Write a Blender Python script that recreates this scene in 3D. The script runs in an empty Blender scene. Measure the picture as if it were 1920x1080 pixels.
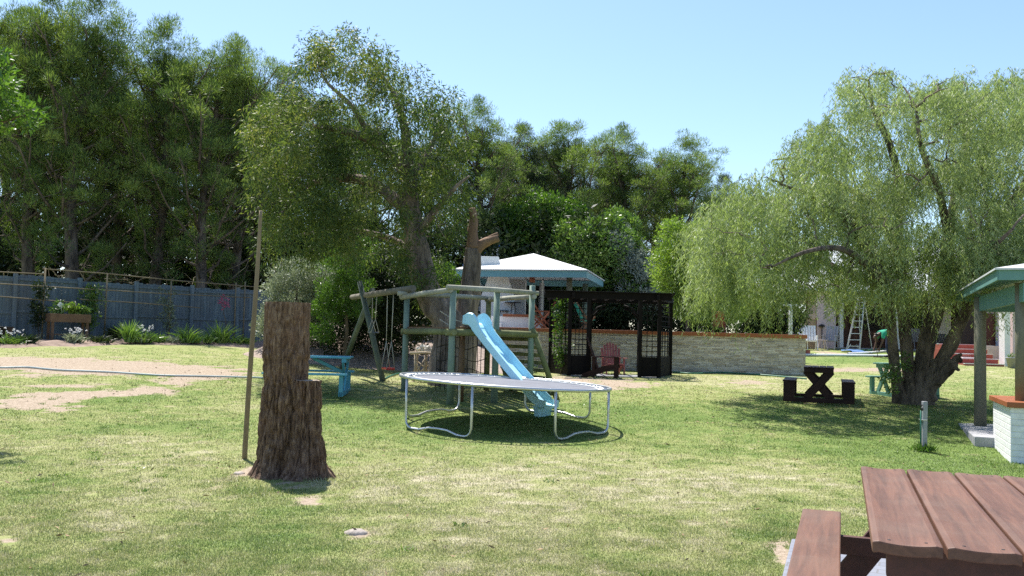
import bpy, bmesh, math, random
import numpy as np
from mathutils import Vector, Matrix, Euler
random.seed(7)
RNG = np.random.default_rng(11)
sc = bpy.context.scene
COL = sc.collection

# ---------------------------------------------------------------- camera
F, HOR, ROLL = 1700.0, 92.0, math.radians(1.5)
TH = math.atan(HOR / F)
CAM = np.array([0.0, 0.0, 1.5])
cr, sr = math.cos(ROLL), math.sin(ROLL)
FW = np.array([0, math.cos(TH), math.sin(TH)])
R0 = np.array([1.0, 0, 0])
U0 = np.array([0, -math.sin(TH), math.cos(TH)])
RT = cr * R0 + sr * U0
UP = -sr * R0 + cr * U0
cam_data = bpy.data.cameras.new("camera")
cam = bpy.data.objects.new("camera", cam_data)
COL.objects.link(cam)
cam.matrix_world = Matrix(((RT[0], UP[0], -FW[0], CAM[0]), (RT[1], UP[1], -FW[1], CAM[1]), (RT[2], UP[2], -FW[2], CAM[2]), (0, 0, 0, 1)))
cam_data.sensor_width = 36.0
cam_data.lens = 36.0 * F / 1920.0
cam_data.clip_end = 3000
sc.camera = cam

# ---------------------------------------------------------------- light
SUN_EL, SUN_AZ = math.radians(63), math.radians(-27)     # azimuth from +Y towards +X
world = bpy.data.worlds.new("World")
sc.world = world
world.use_nodes = True
wn = world.node_tree
sky = wn.nodes.new('ShaderNodeTexSky')
sky.sky_type = 'NISHITA'
sky.sun_disc = False
sky.sun_elevation = SUN_EL
sky.sun_rotation = SUN_AZ
sky.air_density = 1.0
sky.dust_density = 0.55
sky.ozone_density = 3.6
bg = wn.nodes['Background']
bg.inputs['Strength'].default_value = 0.113
wn.links.new(sky.outputs['Color'], bg.inputs['Color'])
sun_d = bpy.data.lights.new("sun", 'SUN')
sun_d.energy = 4.7
sun_d.angle = math.radians(0.5)
sun_d.color = (1.0, 0.955, 0.88)
sun = bpy.data.objects.new("sun", sun_d)
COL.objects.link(sun)
sd = Vector((math.sin(SUN_AZ) * math.cos(SUN_EL), math.cos(SUN_AZ) * math.cos(SUN_EL), math.sin(SUN_EL)))
sun.rotation_euler = sd.to_track_quat('Z', 'Y').to_euler()
sun.location = (-8, 14, 30)
sc.view_settings.view_transform = 'Standard'
sc.view_settings.look = 'None'
sc.view_settings.exposure = 1.0
sc.view_settings.gamma = 1.0
sc.cycles.use_denoising = False
sc.cycles.max_bounces = 7
sc.cycles.diffuse_bounces = 3
sc.cycles.glossy_bounces = 2
sc.cycles.transmission_bounces = 4
sc.cycles.caustics_reflective = False
sc.cycles.caustics_refractive = False

# ---------------------------------------------------------------- pixel / terrain maths
def ray(px, py):
    d = FW + RT * ((px - 960.0) / F) + UP * ((540.0 - py) / F)
    return d / d[1]

def at(px, py, D):
    return Vector(CAM + ray(px, py) * D)

_YS = np.arange(-10, 401, 0.5)
def _prof(ys, zs):
    t = np.interp(_YS, ys, zs)
    k = np.exp(-0.5 * (np.arange(-6, 7) / 2.2) ** 2); k /= k.sum()
    return np.convolve(np.pad(t, 6, mode='edge'), k, mode='valid')
_L = _prof([0, 9, 13, 15.5, 17, 18, 23, 25, 28, 32, 42, 60, 400], [0, .05, .2, .35, .45, .52, .85, .95, 1.02, 1.1, 1.2, 1.5, 3])
_M = _prof([0, 9, 13, 15.5, 17, 18, 20, 23, 25, 28, 32, 42, 60, 400], [0, 0, 0, .10, .22, .28, .34, .42, .47, .53, .8, 1.3, 1.5, 3])
_R = _prof([0, 9, 13, 15.5, 17, 18, 20, 23, 25, 28, 32, 36, 42, 60, 400], [0, 0, -.06, .08, .2, .28, .36, .44, .48, .54, .82, 1.1, 1.38, 1.5, 3])
def ss(t):
    t = np.clip(t, 0, 1); return t * t * (3 - 2 * t)
def gz(x, y):
    x = np.asarray(x, float); y = np.asarray(y, float)
    l = np.interp(y, _YS, _L); m = np.interp(y, _YS, _M); r = np.interp(y, _YS, _R)
    a = ss((x + 11) / 9.0); b = ss((x + 2) / 5.0)
    return l * (1 - a) + (m * (1 - b) + r * b) * a
def G(x, y):
    return float(gz(x, y))
def gpx(px, py):
    r = ray(px, py)
    D = 3.0; step = 0.05
    while D < 80:
        p = CAM + r * D
        if p[2] <= gz(p[0], p[1]):
            break
        D += step
    p = CAM + r * D
    return Vector((p[0], p[1], G(p[0], p[1])))
def to_px(x, y, z):
    d = np.stack([x - CAM[0], y - CAM[1], z - CAM[2]], -1)
    w = d @ FW; w = np.where(w < 0.1, 0.1, w)
    return 960 + F * (d @ RT) / w, 540 - F * (d @ UP) / w

# numpy value noise
_PERM = RNG.integers(0, 1 << 30, 4096)
def vnoise(x, y, z=0.0, seed=0):
    x = np.asarray(x, float); y = np.asarray(y, float) + 0 * x; z = np.asarray(z, float) + 0 * x
    xi = np.floor(x).astype(int); yi = np.floor(y).astype(int); zi = np.floor(z).astype(int)
    xf = ss(x - xi); yf = ss(y - yi); zf = ss(z - zi)
    def h(a, b, c):
        return _PERM[(_PERM[(_PERM[(a + seed * 17) & 4095] + b) & 4095] + c) & 4095] / float(1 << 30)
    r = 0
    for dx in (0, 1):
        for dy in (0, 1):
            for dz in (0, 1):
                w = (xf if dx else 1 - xf) * (yf if dy else 1 - yf) * (zf if dz else 1 - zf)
                r = r + w * h(xi + dx, yi + dy, zi + dz)
    return r
def fbm(x, y, z=0.0, seed=0, o=4):
    r = 0; a = .5; t = 0
    for i in range(o):
        r = r + a * vnoise(x * 2 ** i, y * 2 ** i, np.asarray(z) * 2 ** i, seed + i); t += a; a *= .5
    return r / t

# ---------------------------------------------------------------- materials
MATS = {}
def nodes_of(m):
    m.use_nodes = True
    nt = m.node_tree
    return nt, nt.nodes['Principled BSDF']
def ramp(nt, fac, stops):
    r = nt.nodes.new('ShaderNodeValToRGB')
    el = r.color_ramp.elements
    el[0].position, el[0].color = stops[0][0], (*stops[0][1], 1)
    el[1].position, el[1].color = stops[-1][0], (*stops[-1][1], 1)
    for p, c in stops[1:-1]:
        e = el.new(p); e.color = (*c, 1)
    if fac is not None: nt.links.new(fac, r.inputs['Fac'])
    return r.outputs['Color']
def texco(nt, scale=(1, 1, 1), rot=(0, 0, 0), gen='Object'):
    tc = nt.nodes.new('ShaderNodeTexCoord'); mp = nt.nodes.new('ShaderNodeMapping')
    mp.inputs['Scale'].default_value = scale; mp.inputs['Rotation'].default_value = rot
    nt.links.new(tc.outputs[gen], mp.inputs['Vector'])
    return mp.outputs['Vector']
def noise(nt, vec, scale, detail=4, rough=.55, dist=0):
    n = nt.nodes.new('ShaderNodeTexNoise')
    n.inputs['Scale'].default_value = scale; n.inputs['Detail'].default_value = detail
    n.inputs['Roughness'].default_value = rough; n.inputs['Distortion'].default_value = dist
    nt.links.new(vec, n.inputs['Vector'])
    return n.outputs['Fac']
def mixc(nt, fac, a, b, mode='MIX'):
    m = nt.nodes.new('ShaderNodeMix'); m.data_type = 'RGBA'; m.blend_type = mode
    for s, v in ((m.inputs['Factor'], fac), (m.inputs['A'], a), (m.inputs['B'], b)):
        if isinstance(v, (int, float)): s.default_value = v
        elif isinstance(v, tuple): s.default_value = (*v, 1)
        else: nt.links.new(v, s)
    return m.outputs['Result']
def mth(nt, op, a, b=0.0, clamp=False):
    m = nt.nodes.new('ShaderNodeMath'); m.operation = op; m.use_clamp = clamp
    for s, v in ((m.inputs[0], a), (m.inputs[1], b)):
        if isinstance(v, (int, float)): s.default_value = v
        else: nt.links.new(v, s)
    return m.outputs[0]
def bump(nt, bs, h, strength=.4, dist=.02):
    b = nt.nodes.new('ShaderNodeBump'); b.inputs['Strength'].default_value = strength; b.inputs['Distance'].default_value = dist
    nt.links.new(h, b.inputs['Height']); nt.links.new(b.outputs['Normal'], bs.inputs['Normal'])

def mottled(name, c1, c2, scale=3, stretch=(1, 1, 1), rough=.7, bmp=.3, bdist=.01, fine=40, metal=0, spec=.4, lo=.3, hi=.7):
    m = bpy.data.materials.new(name); nt, bs = nodes_of(m)
    v = texco(nt, stretch)
    n = noise(nt, v, scale, 6, .6); f = noise(nt, v, fine, 3, .6)
    s = mth(nt, 'ADD', mth(nt, 'MULTIPLY', n, .7), mth(nt, 'MULTIPLY', f, .3))
    nt.links.new(ramp(nt, s, [(lo, c1), (hi, c2)]), bs.inputs['Base Color'])
    bs.inputs['Roughness'].default_value = rough; bs.inputs['Metallic'].default_value = metal
    bs.inputs['Specular IOR Level'].default_value = spec
    if bmp: bump(nt, bs, s, bmp, bdist)
    MATS[name] = m
    return m

def leafmat(name, stops, trans=.45, rough=.45, spec=.35, nscale=.8, tcol=(1.0, 1.15, .5)):
    m = bpy.data.materials.new(name); nt, bs = nodes_of(m)
    geo = nt.nodes.new('ShaderNodeNewGeometry')
    v = texco(nt)
    n = noise(nt, v, nscale, 3, .6)
    f = mth(nt, 'ADD', mth(nt, 'MULTIPLY', geo.outputs['Random Per Island'], .5), mth(nt, 'SUBTRACT', mth(nt, 'MULTIPLY', n, 1.3), .4))
    c = ramp(nt, f, stops)
    nt.links.new(c, bs.inputs['Base Color'])
    bs.inputs['Roughness'].default_value = rough
    bs.inputs['Specular IOR Level'].default_value = spec
    tr = nt.nodes.new('ShaderNodeBsdfTranslucent')
    nt.links.new(mixc(nt, 1.0, c, tcol, 'MULTIPLY'), tr.inputs['Color'])
    mx = nt.nodes.new('ShaderNodeMixShader'); mx.inputs[0].default_value = trans
    nt.links.new(bs.outputs[0], mx.inputs[1]); nt.links.new(tr.outputs[0], mx.inputs[2])
    nt.links.new(mx.outputs[0], nt.nodes['Material Output'].inputs['Surface'])
    MATS[name] = m
    return m

# ---------------------------------------------------------------- mesh building
def np_mesh(name, V, Q, mat, parent=None, smooth=False, mats=None, midx=None):
    """V (n,3), Q (m,k) faces all with k corners"""
    me = bpy.data.meshes.new(name)
    V = np.asarray(V, np.float32); Q = np.asarray(Q, np.int32)
    m, k = Q.shape
    me.vertices.add(len(V)); me.vertices.foreach_set('co', V.ravel())
    me.loops.add(m * k); me.loops.foreach_set('vertex_index', Q.ravel())
    me.polygons.add(m)
    me.polygons.foreach_set('loop_start', np.arange(0, m * k, k, dtype=np.int32))
    try: me.polygons.foreach_set('loop_total', np.full(m, k, np.int32))
    except Exception: pass
    if smooth: me.polygons.foreach_set('use_smooth', np.ones(m, bool))
    me.update(calc_edges=True)
    me.materials.append(mat)
    o = bpy.data.objects.new(name, me); COL.objects.link(o)
    if parent is not None: o.parent = parent
    return o

class MB:
    """collects shapes in the thing's local space; origin is subtracted for world-built things"""
    def __init__(s, origin=(0, 0, 0)):
        s.v = []; s.f = []; s.sm = []; s.o = Vector(origin)
    def add(s, vs, fs, smooth=False):
        b = len(s.v)
        s.v += [Vector(p) - s.o for p in vs]
        s.f += [[b + i for i in f] for f in fs]; s.sm += [smooth] * len(fs)
        return s
    def box(s, c, size, rot=(0, 0, 0), M=None):
        c = Vector(c); hx, hy, hz = size[0] / 2, size[1] / 2, size[2] / 2
        R = M if M is not None else Euler(rot).to_matrix()
        vs = [c + R @ Vector((x * hx, y * hy, z * hz)) for x in (-1, 1) for y in (-1, 1) for z in (-1, 1)]
        return s.add(vs, [(0, 1, 3, 2), (4, 6, 7, 5), (0, 4, 5, 1), (2, 3, 7, 6), (0, 2, 6, 4), (1, 5, 7, 3)])
    def beam(s, a, b, w, h, up=(0, 0, 1)):
        a = Vector(a); b = Vector(b); d = (b - a); L = d.length; d.normalize()
        u = Vector(up)
        if abs(d.dot(u)) > .99: u = Vector((0, 1, 0))
        sd_ = d.cross(u).normalized(); u2 = sd_.cross(d).normalized()
        M = Matrix((sd_, d, u2)).transposed()
        return s.box((a + b) / 2, (w, L, h), M=M)
    def tube(s, pts, rad, n=8, caps=True, flat=1.0):
        pts = [Vector(p) for p in pts]
        if not hasattr(rad, '__len__'): rad = [rad] * len(pts)
        rings = []; prev = None
        for i, p in enumerate(pts):
            t = (pts[min(i + 1, len(pts) - 1)] - pts[max(i - 1, 0)])
            if t.length < 1e-9: t = Vector((0, 0, 1))
            t.normalize()
            if prev is None:
                a = t.cross(Vector((0, 0, 1)) if abs(t.z) < .9 else Vector((1, 0, 0))).normalized()
            else:
                a = (prev - t * prev.dot(t)).normalized()
            prev = a; b = t.cross(a)
            rings.append([p + (a * math.cos(2 * math.pi * k / n) + b * math.sin(2 * math.pi * k / n) * flat) * rad[i] for k in range(n)])
        vs = [v for r in rings for v in r]
        fs = [(i * n + k, i * n + (k + 1) % n, (i + 1) * n + (k + 1) % n, (i + 1) * n + k) for i in range(len(pts) - 1) for k in range(n)]
        s.add(vs, fs, True)
        if caps:
            s.add(rings[0], [tuple(reversed(range(n)))]); s.add(rings[-1], [tuple(range(n))])
        return s
    def lathe(s, c, prof, n=16):
        c = Vector(c); vs = []; fs = []
        for r, z in prof:
            vs += [c + Vector((r * math.cos(2 * math.pi * k / n), r * math.sin(2 * math.pi * k / n), z)) for k in range(n)]
        for i in range(len(prof) - 1):
            fs += [(i * n + k, i * n + (k + 1) % n, (i + 1) * n + (k + 1) % n, (i + 1) * n + k) for k in range(n)]
        return s.add(vs, fs, True)
    def prism(s, poly, ext):
        poly = [Vector(p) for p in poly]; e = Vector(ext); n = len(poly)
        vs = poly + [p + e for p in poly]
        return s.add(vs, [tuple(reversed(range(n))), tuple(range(n, 2 * n))] + [(i, (i + 1) % n, n + (i + 1) % n, n + i) for i in range(n)])
    def build(s, name, mat, parent=None, bevel=0, seg=2):
        me = bpy.data.meshes.new(name)
        me.from_pydata([tuple(v) for v in s.v], [], s.f)
        me.polygons.foreach_set('use_smooth', np.array(s.sm, bool))
        me.update()
        bm = bmesh.new(); bm.from_mesh(me)
        bmesh.ops.remove_doubles(bm, verts=bm.verts, dist=1e-5)
        bmesh.ops.recalc_face_normals(bm, faces=bm.faces)
        bm.to_mesh(me); bm.free()
        me.materials.append(mat if not isinstance(mat, str) else MATS[mat])
        o = bpy.data.objects.new(name, me); COL.objects.link(o)
        if parent is not None: o.parent = parent
        else: o.location = s.o
        if bevel:
            b = o.modifiers.new('bevel', 'BEVEL'); b.width = bevel; b.segments = seg; b.limit_method = 'ANGLE'; b.angle_limit = math.radians(40)
        return o

def tag(o, label, cat, group=None, kind=None):
    o['label'] = label; o['category'] = cat
    if group: o['group'] = group
    if kind: o['kind'] = kind
    return o
def setting(o, kind='structure', label=None):
    o['kind'] = kind
    if label: o['label'] = label
    return o
def thing(name, label, cat, loc, rz=0, group=None):
    o = bpy.data.objects.new(name, None); COL.objects.link(o)
    o.location = loc; o.rotation_euler = (0, 0, rz); o.empty_display_size = .2
    return tag(o, label, cat, group)
KIDS = {}
def kids(o):
    return [c for c in COL.objects if c.parent == o]
def copy_tree(o, parent=None):
    ch = kids(o)
    c = o.copy(); COL.objects.link(c); c.parent = parent
    for k in ch: copy_tree(k, c)
    return c
def again(o, label, loc, rz=None, scale=None, group=None):
    c = copy_tree(o); c.location = loc
    if rz is not None: c.rotation_euler.z = rz
    if scale is not None: c.scale = scale if hasattr(scale, '__len__') else (scale,) * 3
    c['label'] = label
    if group: c['group'] = group
    return c

# leaves ------------------------------------------------------------
def unit(a):
    return a / (np.linalg.norm(a, axis=-1, keepdims=True) + 1e-9)
def leaf_arrays(P, Dv, L, W, rng, bend=0.0):
    """one 4-corner leaf per point"""
    n = len(P)
    r = unit(rng.normal(size=(n, 3)))
    S = unit(np.cross(Dv, r))
    L = np.asarray(L).reshape(-1, 1) * np.ones((n, 1)); W = np.asarray(W).reshape(-1, 1) * np.ones((n, 1))
    N = np.cross(Dv, S)
    mid = P + Dv * L * .45 + N * L * bend
    V = np.stack([P, mid + S * W / 2, P + Dv * L, mid - S * W / 2], 1).reshape(-1, 3)
    Q = np.arange(4 * n).reshape(n, 4)
    return V, Q
def ball(n, rng, shell=.0):
    d = unit(rng.normal(size=(n, 3)))
    r = (shell + (1 - shell) * rng.random((n, 1))) ** .45
    return d * r

# ---------------------------------------------------------------- material library
mottled('bark_dark', (.035, .026, .02), (.22, .17, .135), 5, (1, 1, .35), .9, 1.0, .05, 26, lo=.38, hi=.64)
mottled('bark_euc', (.06, .045, .036), (.30, .24, .20), 5, (1, 1, .22), .9, 1.0, .05, 24, lo=.38, hi=.64)
mottled('bark_cut', (.12, .07, .045), (.32, .20, .125), 4, (1, 1, .3), .85, .6, .02, 20)
mottled('twig', (.05, .04, .03), (.16, .13, .10), 4, (1, 1, 1), .9, 0)
mottled('pole_green', (.10, .15, .12), (.26, .33, .27), 3, (1, 1, .3), .75, .3, .006, 25)
mottled('pole_grey', (.17, .17, .13), (.42, .41, .33), 3, (1, 1, 1), .8, .35, .006, 25)
mottled('pole_mossy', (.07, .08, .03), (.24, .25, .11), 4, (1, 1, 1), .85, .5, .01, 25)
mottled('pole_olive', (.10, .10, .07), (.24, .22, .15), 2, (1, 1, .4), .7, .2, .004, 30)
mottled('pole_green_shaded', (.045, .065, .055), (.13, .16, .14), 3, (1, 1, .3), .8, .3, .006, 25)  # darker copy of pole_green: tree shade put into the swing legs' colour
mottled('pole_brown', (.13, .095, .055), (.30, .23, .14), 3, (1, 1, .3), .8, .3, .005, 25)
mottled('beam_shaded', (.09, .085, .07), (.22, .20, .16), 3, (1, 1, 1), .85, .3, .005, 25)  # swing beam, its colour darkened for the shade of the trees
mottled('bamboo_dull', (.13, .10, .06), (.27, .22, .13), 3, (1, 1, 1), .8, .2, .003, 30)
mottled('bamboo', (.20, .15, .08), (.42, .34, .20), 3, (1, 1, 1), .7, .2, .003, 30)
mottled('raw_stick', (.28, .22, .15), (.55, .46, .34), 4, (1, 1, 1), .85, .4, .01, 25)
leafmat('slide_blue', [(.0, (.42, .76, .90)), (1, (.47, .80, .93))], .12, .5, .9, 1.0, (1, 1, 1))
mottled('table_blue', (.06, .26, .33), (.12, .38, .46), 3, (1, 1, 1), .6, .2, .004, 40)
mottled('table_green', (.07, .20, .17), (.15, .32, .27), 3, (1, 1, 1), .6, .2, .004, 40)
mottled('table_dark', (.012, .005, .004), (.040, .016, .012), 3, (1, 1, 1), .6, .2, .004, 40, spec=.2)
mottled('pergola_black', (.003, .0025, .0025), (.010, .008, .008), 3, (1, 1, 1), .7, .2, .004, 40, spec=.15)
mottled('chair_red', (.26, .075, .07), (.42, .16, .145), 4, (1, 1, .4), .6, .2, .003, 40)
mottled('wood_cap', (.20, .055, .02), (.36, .12, .045), 3, (.3, 1, 1), .5, .2, .003, 30)
mottled('wood_reddish', (.16, .045, .02), (.32, .11, .05), 3, (1, 1, 1), .55, .2, .003, 30)
mottled('wood_brown', (.10, .055, .03), (.22, .13, .07), 3, (1, 1, 1), .7, .3, .005, 30)
mottled('steel', (.42, .43, .43), (.62, .63, .63), 5, (1, 1, 1), .35, .1, .001, 60, metal=.85, spec=.5)
mottled('aluminium', (.55, .56, .57), (.72, .73, .74), 5, (1, 1, 1), .4, 0, 0, 60, metal=.6)
mottled('tramp_mat', (.13, .135, .155), (.20, .205, .23), 4, (1, 1, 1), .75, .1, .001, 120, spec=.2)
mottled('pad_white', (.45, .45, .44), (.75, .75, .73), 8, (1, 1, 1), .6, .3, .004, 40)
mottled('rope_pale', (.35, .32, .24), (.55, .50, .40), 8, (1, 1, 1), .9, .3, .002, 80)
mottled('rope_dark', (.02, .02, .016), (.05, .045, .035), 8, (1, 1, 1), .9, 0)
mottled('plastic_red', (.55, .03, .02), (.62, .05, .03), 3, (1, 1, 1), .35, 0)
mottled('plastic_grey', (.10, .11, .13), (.16, .17, .19), 3, (1, 1, 1), .45, 0)
mottled('plastic_green', (.02, .28, .19), (.04, .36, .25), 3, (1, 1, 1), .4, 0)
mottled('fabric_green', (.02, .07, .04), (.035, .10, .06), 3, (1, 1, 1), .8, 0)
mottled('white_paint', (.70, .70, .69), (.82, .82, .81), 1.2, (1, 1, 1), .6, .1, .004, 20)
mottled('white_plastic', (.74, .74, .74), (.82, .82, .82), 2, (1, 1, 1), .35, 0)
mottled('pink_wall', (.60, .47, .46), (.70, .56, .55), .8, (1, 1, 1), .75, .1, .004, 20)
mottled('terracotta_wall', (.48, .26, .19), (.58, .34, .25), .8, (1, 1, 1), .75, .1, .004, 20)
mottled('grey_wall', (.34, .34, .36), (.42, .42, .44), .8, (1, 1, 1), .75, .1, .004, 20)
mottled('brick_red', (.26, .06, .045), (.40, .12, .09), 2, (1, 1, 1), .7, .2, .004, 30)
mottled('concrete', (.24, .24, .26), (.42, .42, .44), 2, (1, 1, 1), .8, .3, .006, 30)
mottled('concrete_pale', (.50, .50, .50), (.66, .66, .65), 2, (1, 1, 1), .8, .3, .006, 30)
mottled('roof_green', (.09, .21, .20), (.14, .28, .26), 2, (1, 1, 1), .5, .1, .003, 30)
mottled('fascia_blue', (.13, .30, .34), (.17, .36, .40), 2, (1, 1, 1), .5, .1, .003, 30)
mottled('dark_door', (.05, .02, .015), (.10, .04, .03), 2, (1, 1, .3), .45, .1, .003, 30)
mottled('dark_void', (.012, .011, .011), (.03, .028, .027), 2, (1, 1, 1), .6, 0)
mottled('black_iron', (.01, .01, .01), (.03, .03, .03), 2, (1, 1, 1), .5, 0)
mottled('hose_green', (.02, .12, .08), (.04, .18, .12), 5, (1, 1, 1), .4, 0)
mottled('hose_grey', (.30, .36, .36), (.45, .52, .50), 5, (1, 1, 1), .4, 0)
mottled('tarp_blue', (.05, .12, .30), (.09, .20, .42), 4, (1, 1, 1), .5, .4, .02, 20)
mottled('stone_white', (.50, .47, .42), (.75, .72, .67), 6, (1, 1, 1), .8, .5, .02, 20)
mottled('terracotta', (.30, .10, .06), (.42, .17, .10), 4, (1, 1, 1), .8, .2, .004, 30)
mottled('mulch', (.14, .10, .08), (.46, .37, .31), 9, (1, 1, 1), .95, .9, .03, 45)
mottled('bed_soil', (.10, .07, .05), (.34, .25, .20), 5, (1, 1, 1), .95, .8, .03, 40)
mottled('skin_brown', (.09, .045, .03), (.11, .055, .038), 3, (1, 1, 1), .5, 0)
mottled('shirt_green', (.015, .26, .15), (.03, .33, .20), 5, (1, 1, 1), .85, .3, .01, 30)
mottled('jeans', (.02, .03, .09), (.05, .06, .15), 5, (1, 1, 1), .85, .3, .01, 30)
mottled('hair_black', (.006, .005, .005), (.015, .012, .012), 5, (1, 1, 1), .7, 0)
mottled('paver_rock', (.22, .18, .15), (.48, .42, .37), 8, (1, 1, 1), .9, .6, .02, 30)

def plank_mat(name, c1, c2, c3, axis=1):
    """old varnished plank: grain along local Y, scuffs, grey worn patches"""
    m = bpy.data.materials.new(name); nt, bs = nodes_of(m)
    sc_ = [14, 14, 14]; sc_[axis] = .9
    v = texco(nt, tuple(sc_))
    g = noise(nt, v, 1.6, 8, .65, .6)
    v2 = texco(nt, (1, 1, 1))
    w = noise(nt, v2, 2.2, 5, .6); fine = noise(nt, v2, 60, 3, .6)
    c = ramp(nt, g, [(.32, c1), (.68, c2)])
    c = mixc(nt, mth(nt, 'MULTIPLY', mth(nt, 'SUBTRACT', w, .48, True), 2.2, True), c, c3)
    v3 = texco(nt, (30, 3, 30), (0, 0, .5))
    s = noise(nt, v3, 3, 3, .7, 1.5)
    scuff = mth(nt, 'MULTIPLY', mth(nt, 'SUBTRACT', s, .66, True), 5, True)
    c = mixc(nt, mth(nt, 'MULTIPLY', scuff, .35), c, (.50, .32, .25))
    nt.links.new(c, bs.inputs['Base Color'])
    v4 = [70, 70, 70]; v4[axis] = 1.6
    ck = noise(nt, texco(nt, tuple(v4)), 1.2, 2, .5)
    c = mixc(nt, mth(nt, 'MULTIPLY', mth(nt, 'SUBTRACT', ck, .67, True), 14, True), c, (.03, .014, .01))
    nt.links.new(mth(nt, 'ADD', mth(nt, 'MULTIPLY', w, .35), .42), bs.inputs['Roughness'])
    bump(nt, bs, mth(nt, 'ADD', g, mth(nt, 'MULTIPLY', fine, .3)), .25, .004)
    MATS[name] = m; return m
plank_mat('plank_brown', (.078, .033, .018), (.172, .076, .043), (.15, .094, .066))
plank_mat('plank_dark', (.05, .016, .011), (.095, .030, .020), (.08, .03, .022))

def paint_brick_mat():
    m = bpy.data.materials.new('white_brick'); nt, bs = nodes_of(m)
    tc = nt.nodes.new('ShaderNodeTexCoord')
    sp = nt.nodes.new('ShaderNodeSeparateXYZ'); nt.links.new(tc.outputs['Object'], sp.inputs[0])
    cb = nt.nodes.new('ShaderNodeCombineXYZ')
    nt.links.new(mth(nt, 'ADD', sp.outputs[0], sp.outputs[1]), cb.inputs[0]); nt.links.new(sp.outputs[2], cb.inputs[1])
    br = nt.nodes.new('ShaderNodeTexBrick'); br.inputs['Scale'].default_value = 1
    br.inputs['Brick Width'].default_value = .24; br.inputs['Row Height'].default_value = .085
    br.inputs['Mortar Size'].default_value = .008; br.inputs['Mortar Smooth'].default_value = .6
    nt.links.new(cb.outputs[0], br.inputs['Vector'])
    n = noise(nt, texco(nt), 14, 5, .6)
    nt.links.new(ramp(nt, n, [(.3, (.66, .66, .66)), (.6, (.80, .80, .80))]), bs.inputs['Base Color'])
    bs.inputs['Roughness'].default_value = .6
    bump(nt, bs, mth(nt, 'ADD', mth(nt, 'SUBTRACT', 1, br.outputs['Fac']), mth(nt, 'MULTIPLY', n, .8)), .7, .012)
    MATS['white_brick'] = m
paint_brick_mat()

def stackstone_mat():
    """ledge stone slips: every stone its own grey, tan or rusty tone"""
    m = bpy.data.materials.new('stack_stone'); nt, bs = nodes_of(m)
    geo = nt.nodes.new('ShaderNodeNewGeometry')
    c = ramp(nt, geo.outputs['Random Per Island'], [(0, (.26, .24, .21)), (.2, (.46, .43, .38)), (.4, (.60, .57, .52)), (.55, (.36, .28, .20)), (.7, (.70, .67, .62)), (.85, (.50, .44, .37)), (1, (.20, .18, .15))])
    n = noise(nt, texco(nt, (1, 1, 3)), 9, 6, .7)
    c = mixc(nt, mth(nt, 'MULTIPLY', mth(nt, 'SUBTRACT', n, .5, True), 3.5, True), c, (.20, .18, .15))
    big = noise(nt, texco(nt, (.5, .5, 1.2)), 1.6, 4, .6)
    c = mixc(nt, mth(nt, 'MULTIPLY', big, .5), c, (.60, .57, .53))
    nt.links.new(c, bs.inputs['Base Color']); bs.inputs['Roughness'].default_value = .88
    bump(nt, bs, n, .8, .02); MATS['stack_stone'] = m
stackstone_mat()

def fence_mat():
    m = bpy.data.materials.new('fence_wood'); nt, bs = nodes_of(m)
    v = texco(nt, (9, 9, .8)); g = noise(nt, v, 1.5, 6, .65)
    n = noise(nt, texco(nt), .7, 3, .5)
    c = ramp(nt, g, [(.3, (.075, .110, .135)), (.5, (.13, .18, .21)), (.72, (.22, .275, .31))])
    geo = nt.nodes.new('ShaderNodeNewGeometry')
    c = mixc(nt, mth(nt, 'MULTIPLY', geo.outputs['Random Per Island'], .55), c, (.085, .10, .115))
    c = mixc(nt, mth(nt, 'MULTIPLY', mth(nt, 'SUBTRACT', n, .5, True), 2.0, True), c, (.13, .135, .16))
    nt.links.new(c, bs.inputs['Base Color']); bs.inputs['Roughness'].default_value = .85
    bump(nt, bs, g, .3, .01); MATS['fence_wood'] = m
fence_mat()

def corrugated(name, col, axis=0, pitch=.076):
    m = bpy.data.materials.new(name); nt, bs = nodes_of(m)
    n = noise(nt, texco(nt), 2.5, 5, .6)
    nt.links.new(ramp(nt, n, [(.3, tuple(c * .82 for c in col)), (.65, col)]), bs.inputs['Base Color'])
    bs.inputs['Roughness'].default_value = .45
    tc = nt.nodes.new('ShaderNodeTexCoord'); sp = nt.nodes.new('ShaderNodeSeparateXYZ'); nt.links.new(tc.outputs['Object'], sp.inputs[0])
    w = mth(nt, 'SINE', mth(nt, 'MULTIPLY', sp.outputs[axis], 2 * math.pi / pitch))
    bump(nt, bs, w, .6, .015); MATS[name] = m
corrugated('roof_white', (.80, .80, .78)); corrugated('roof_pale', (.62, .64, .66), 0, .2)

leafmat('leaf_pine', [(.1, (.034, .068, .026)), (.42, (.10, .16, .045)), (.7, (.24, .31, .08)), (1, (.36, .40, .12))], .4, .5, .3, .5, (1.0, 1.12, .55))
leafmat('leaf_pine_grey', [(.1, (.028, .045, .028)), (.5, (.07, .098, .052)), (1, (.15, .175, .085))], .3, .55, .25, .35)
leafmat('leaf_euc', [(.1, (.035, .065, .022)), (.45, (.085, .13, .036)), (.75, (.20, .235, .07)), (1, (.40, .34, .14))], .4, .5, .3, .45)
leafmat('leaf_pepper', [(.1, (.15, .205, .08)), (.5, (.275, .345, .145)), (.85, (.40, .46, .24)), (1, (.60, .63, .46))], .42, .5, .35, .9, (1.0, 1.08, .55))
leafmat('leaf_bright', [(.1, (.03, .07, .012)), (.5, (.085, .165, .028)), (1, (.21, .33, .06))], .4, .4, .4, .8)
leafmat('leaf_mid', [(.1, (.04, .09, .02)), (.5, (.12, .205, .045)), (1, (.28, .37, .10))], .35, .35, .55, .6)
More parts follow.
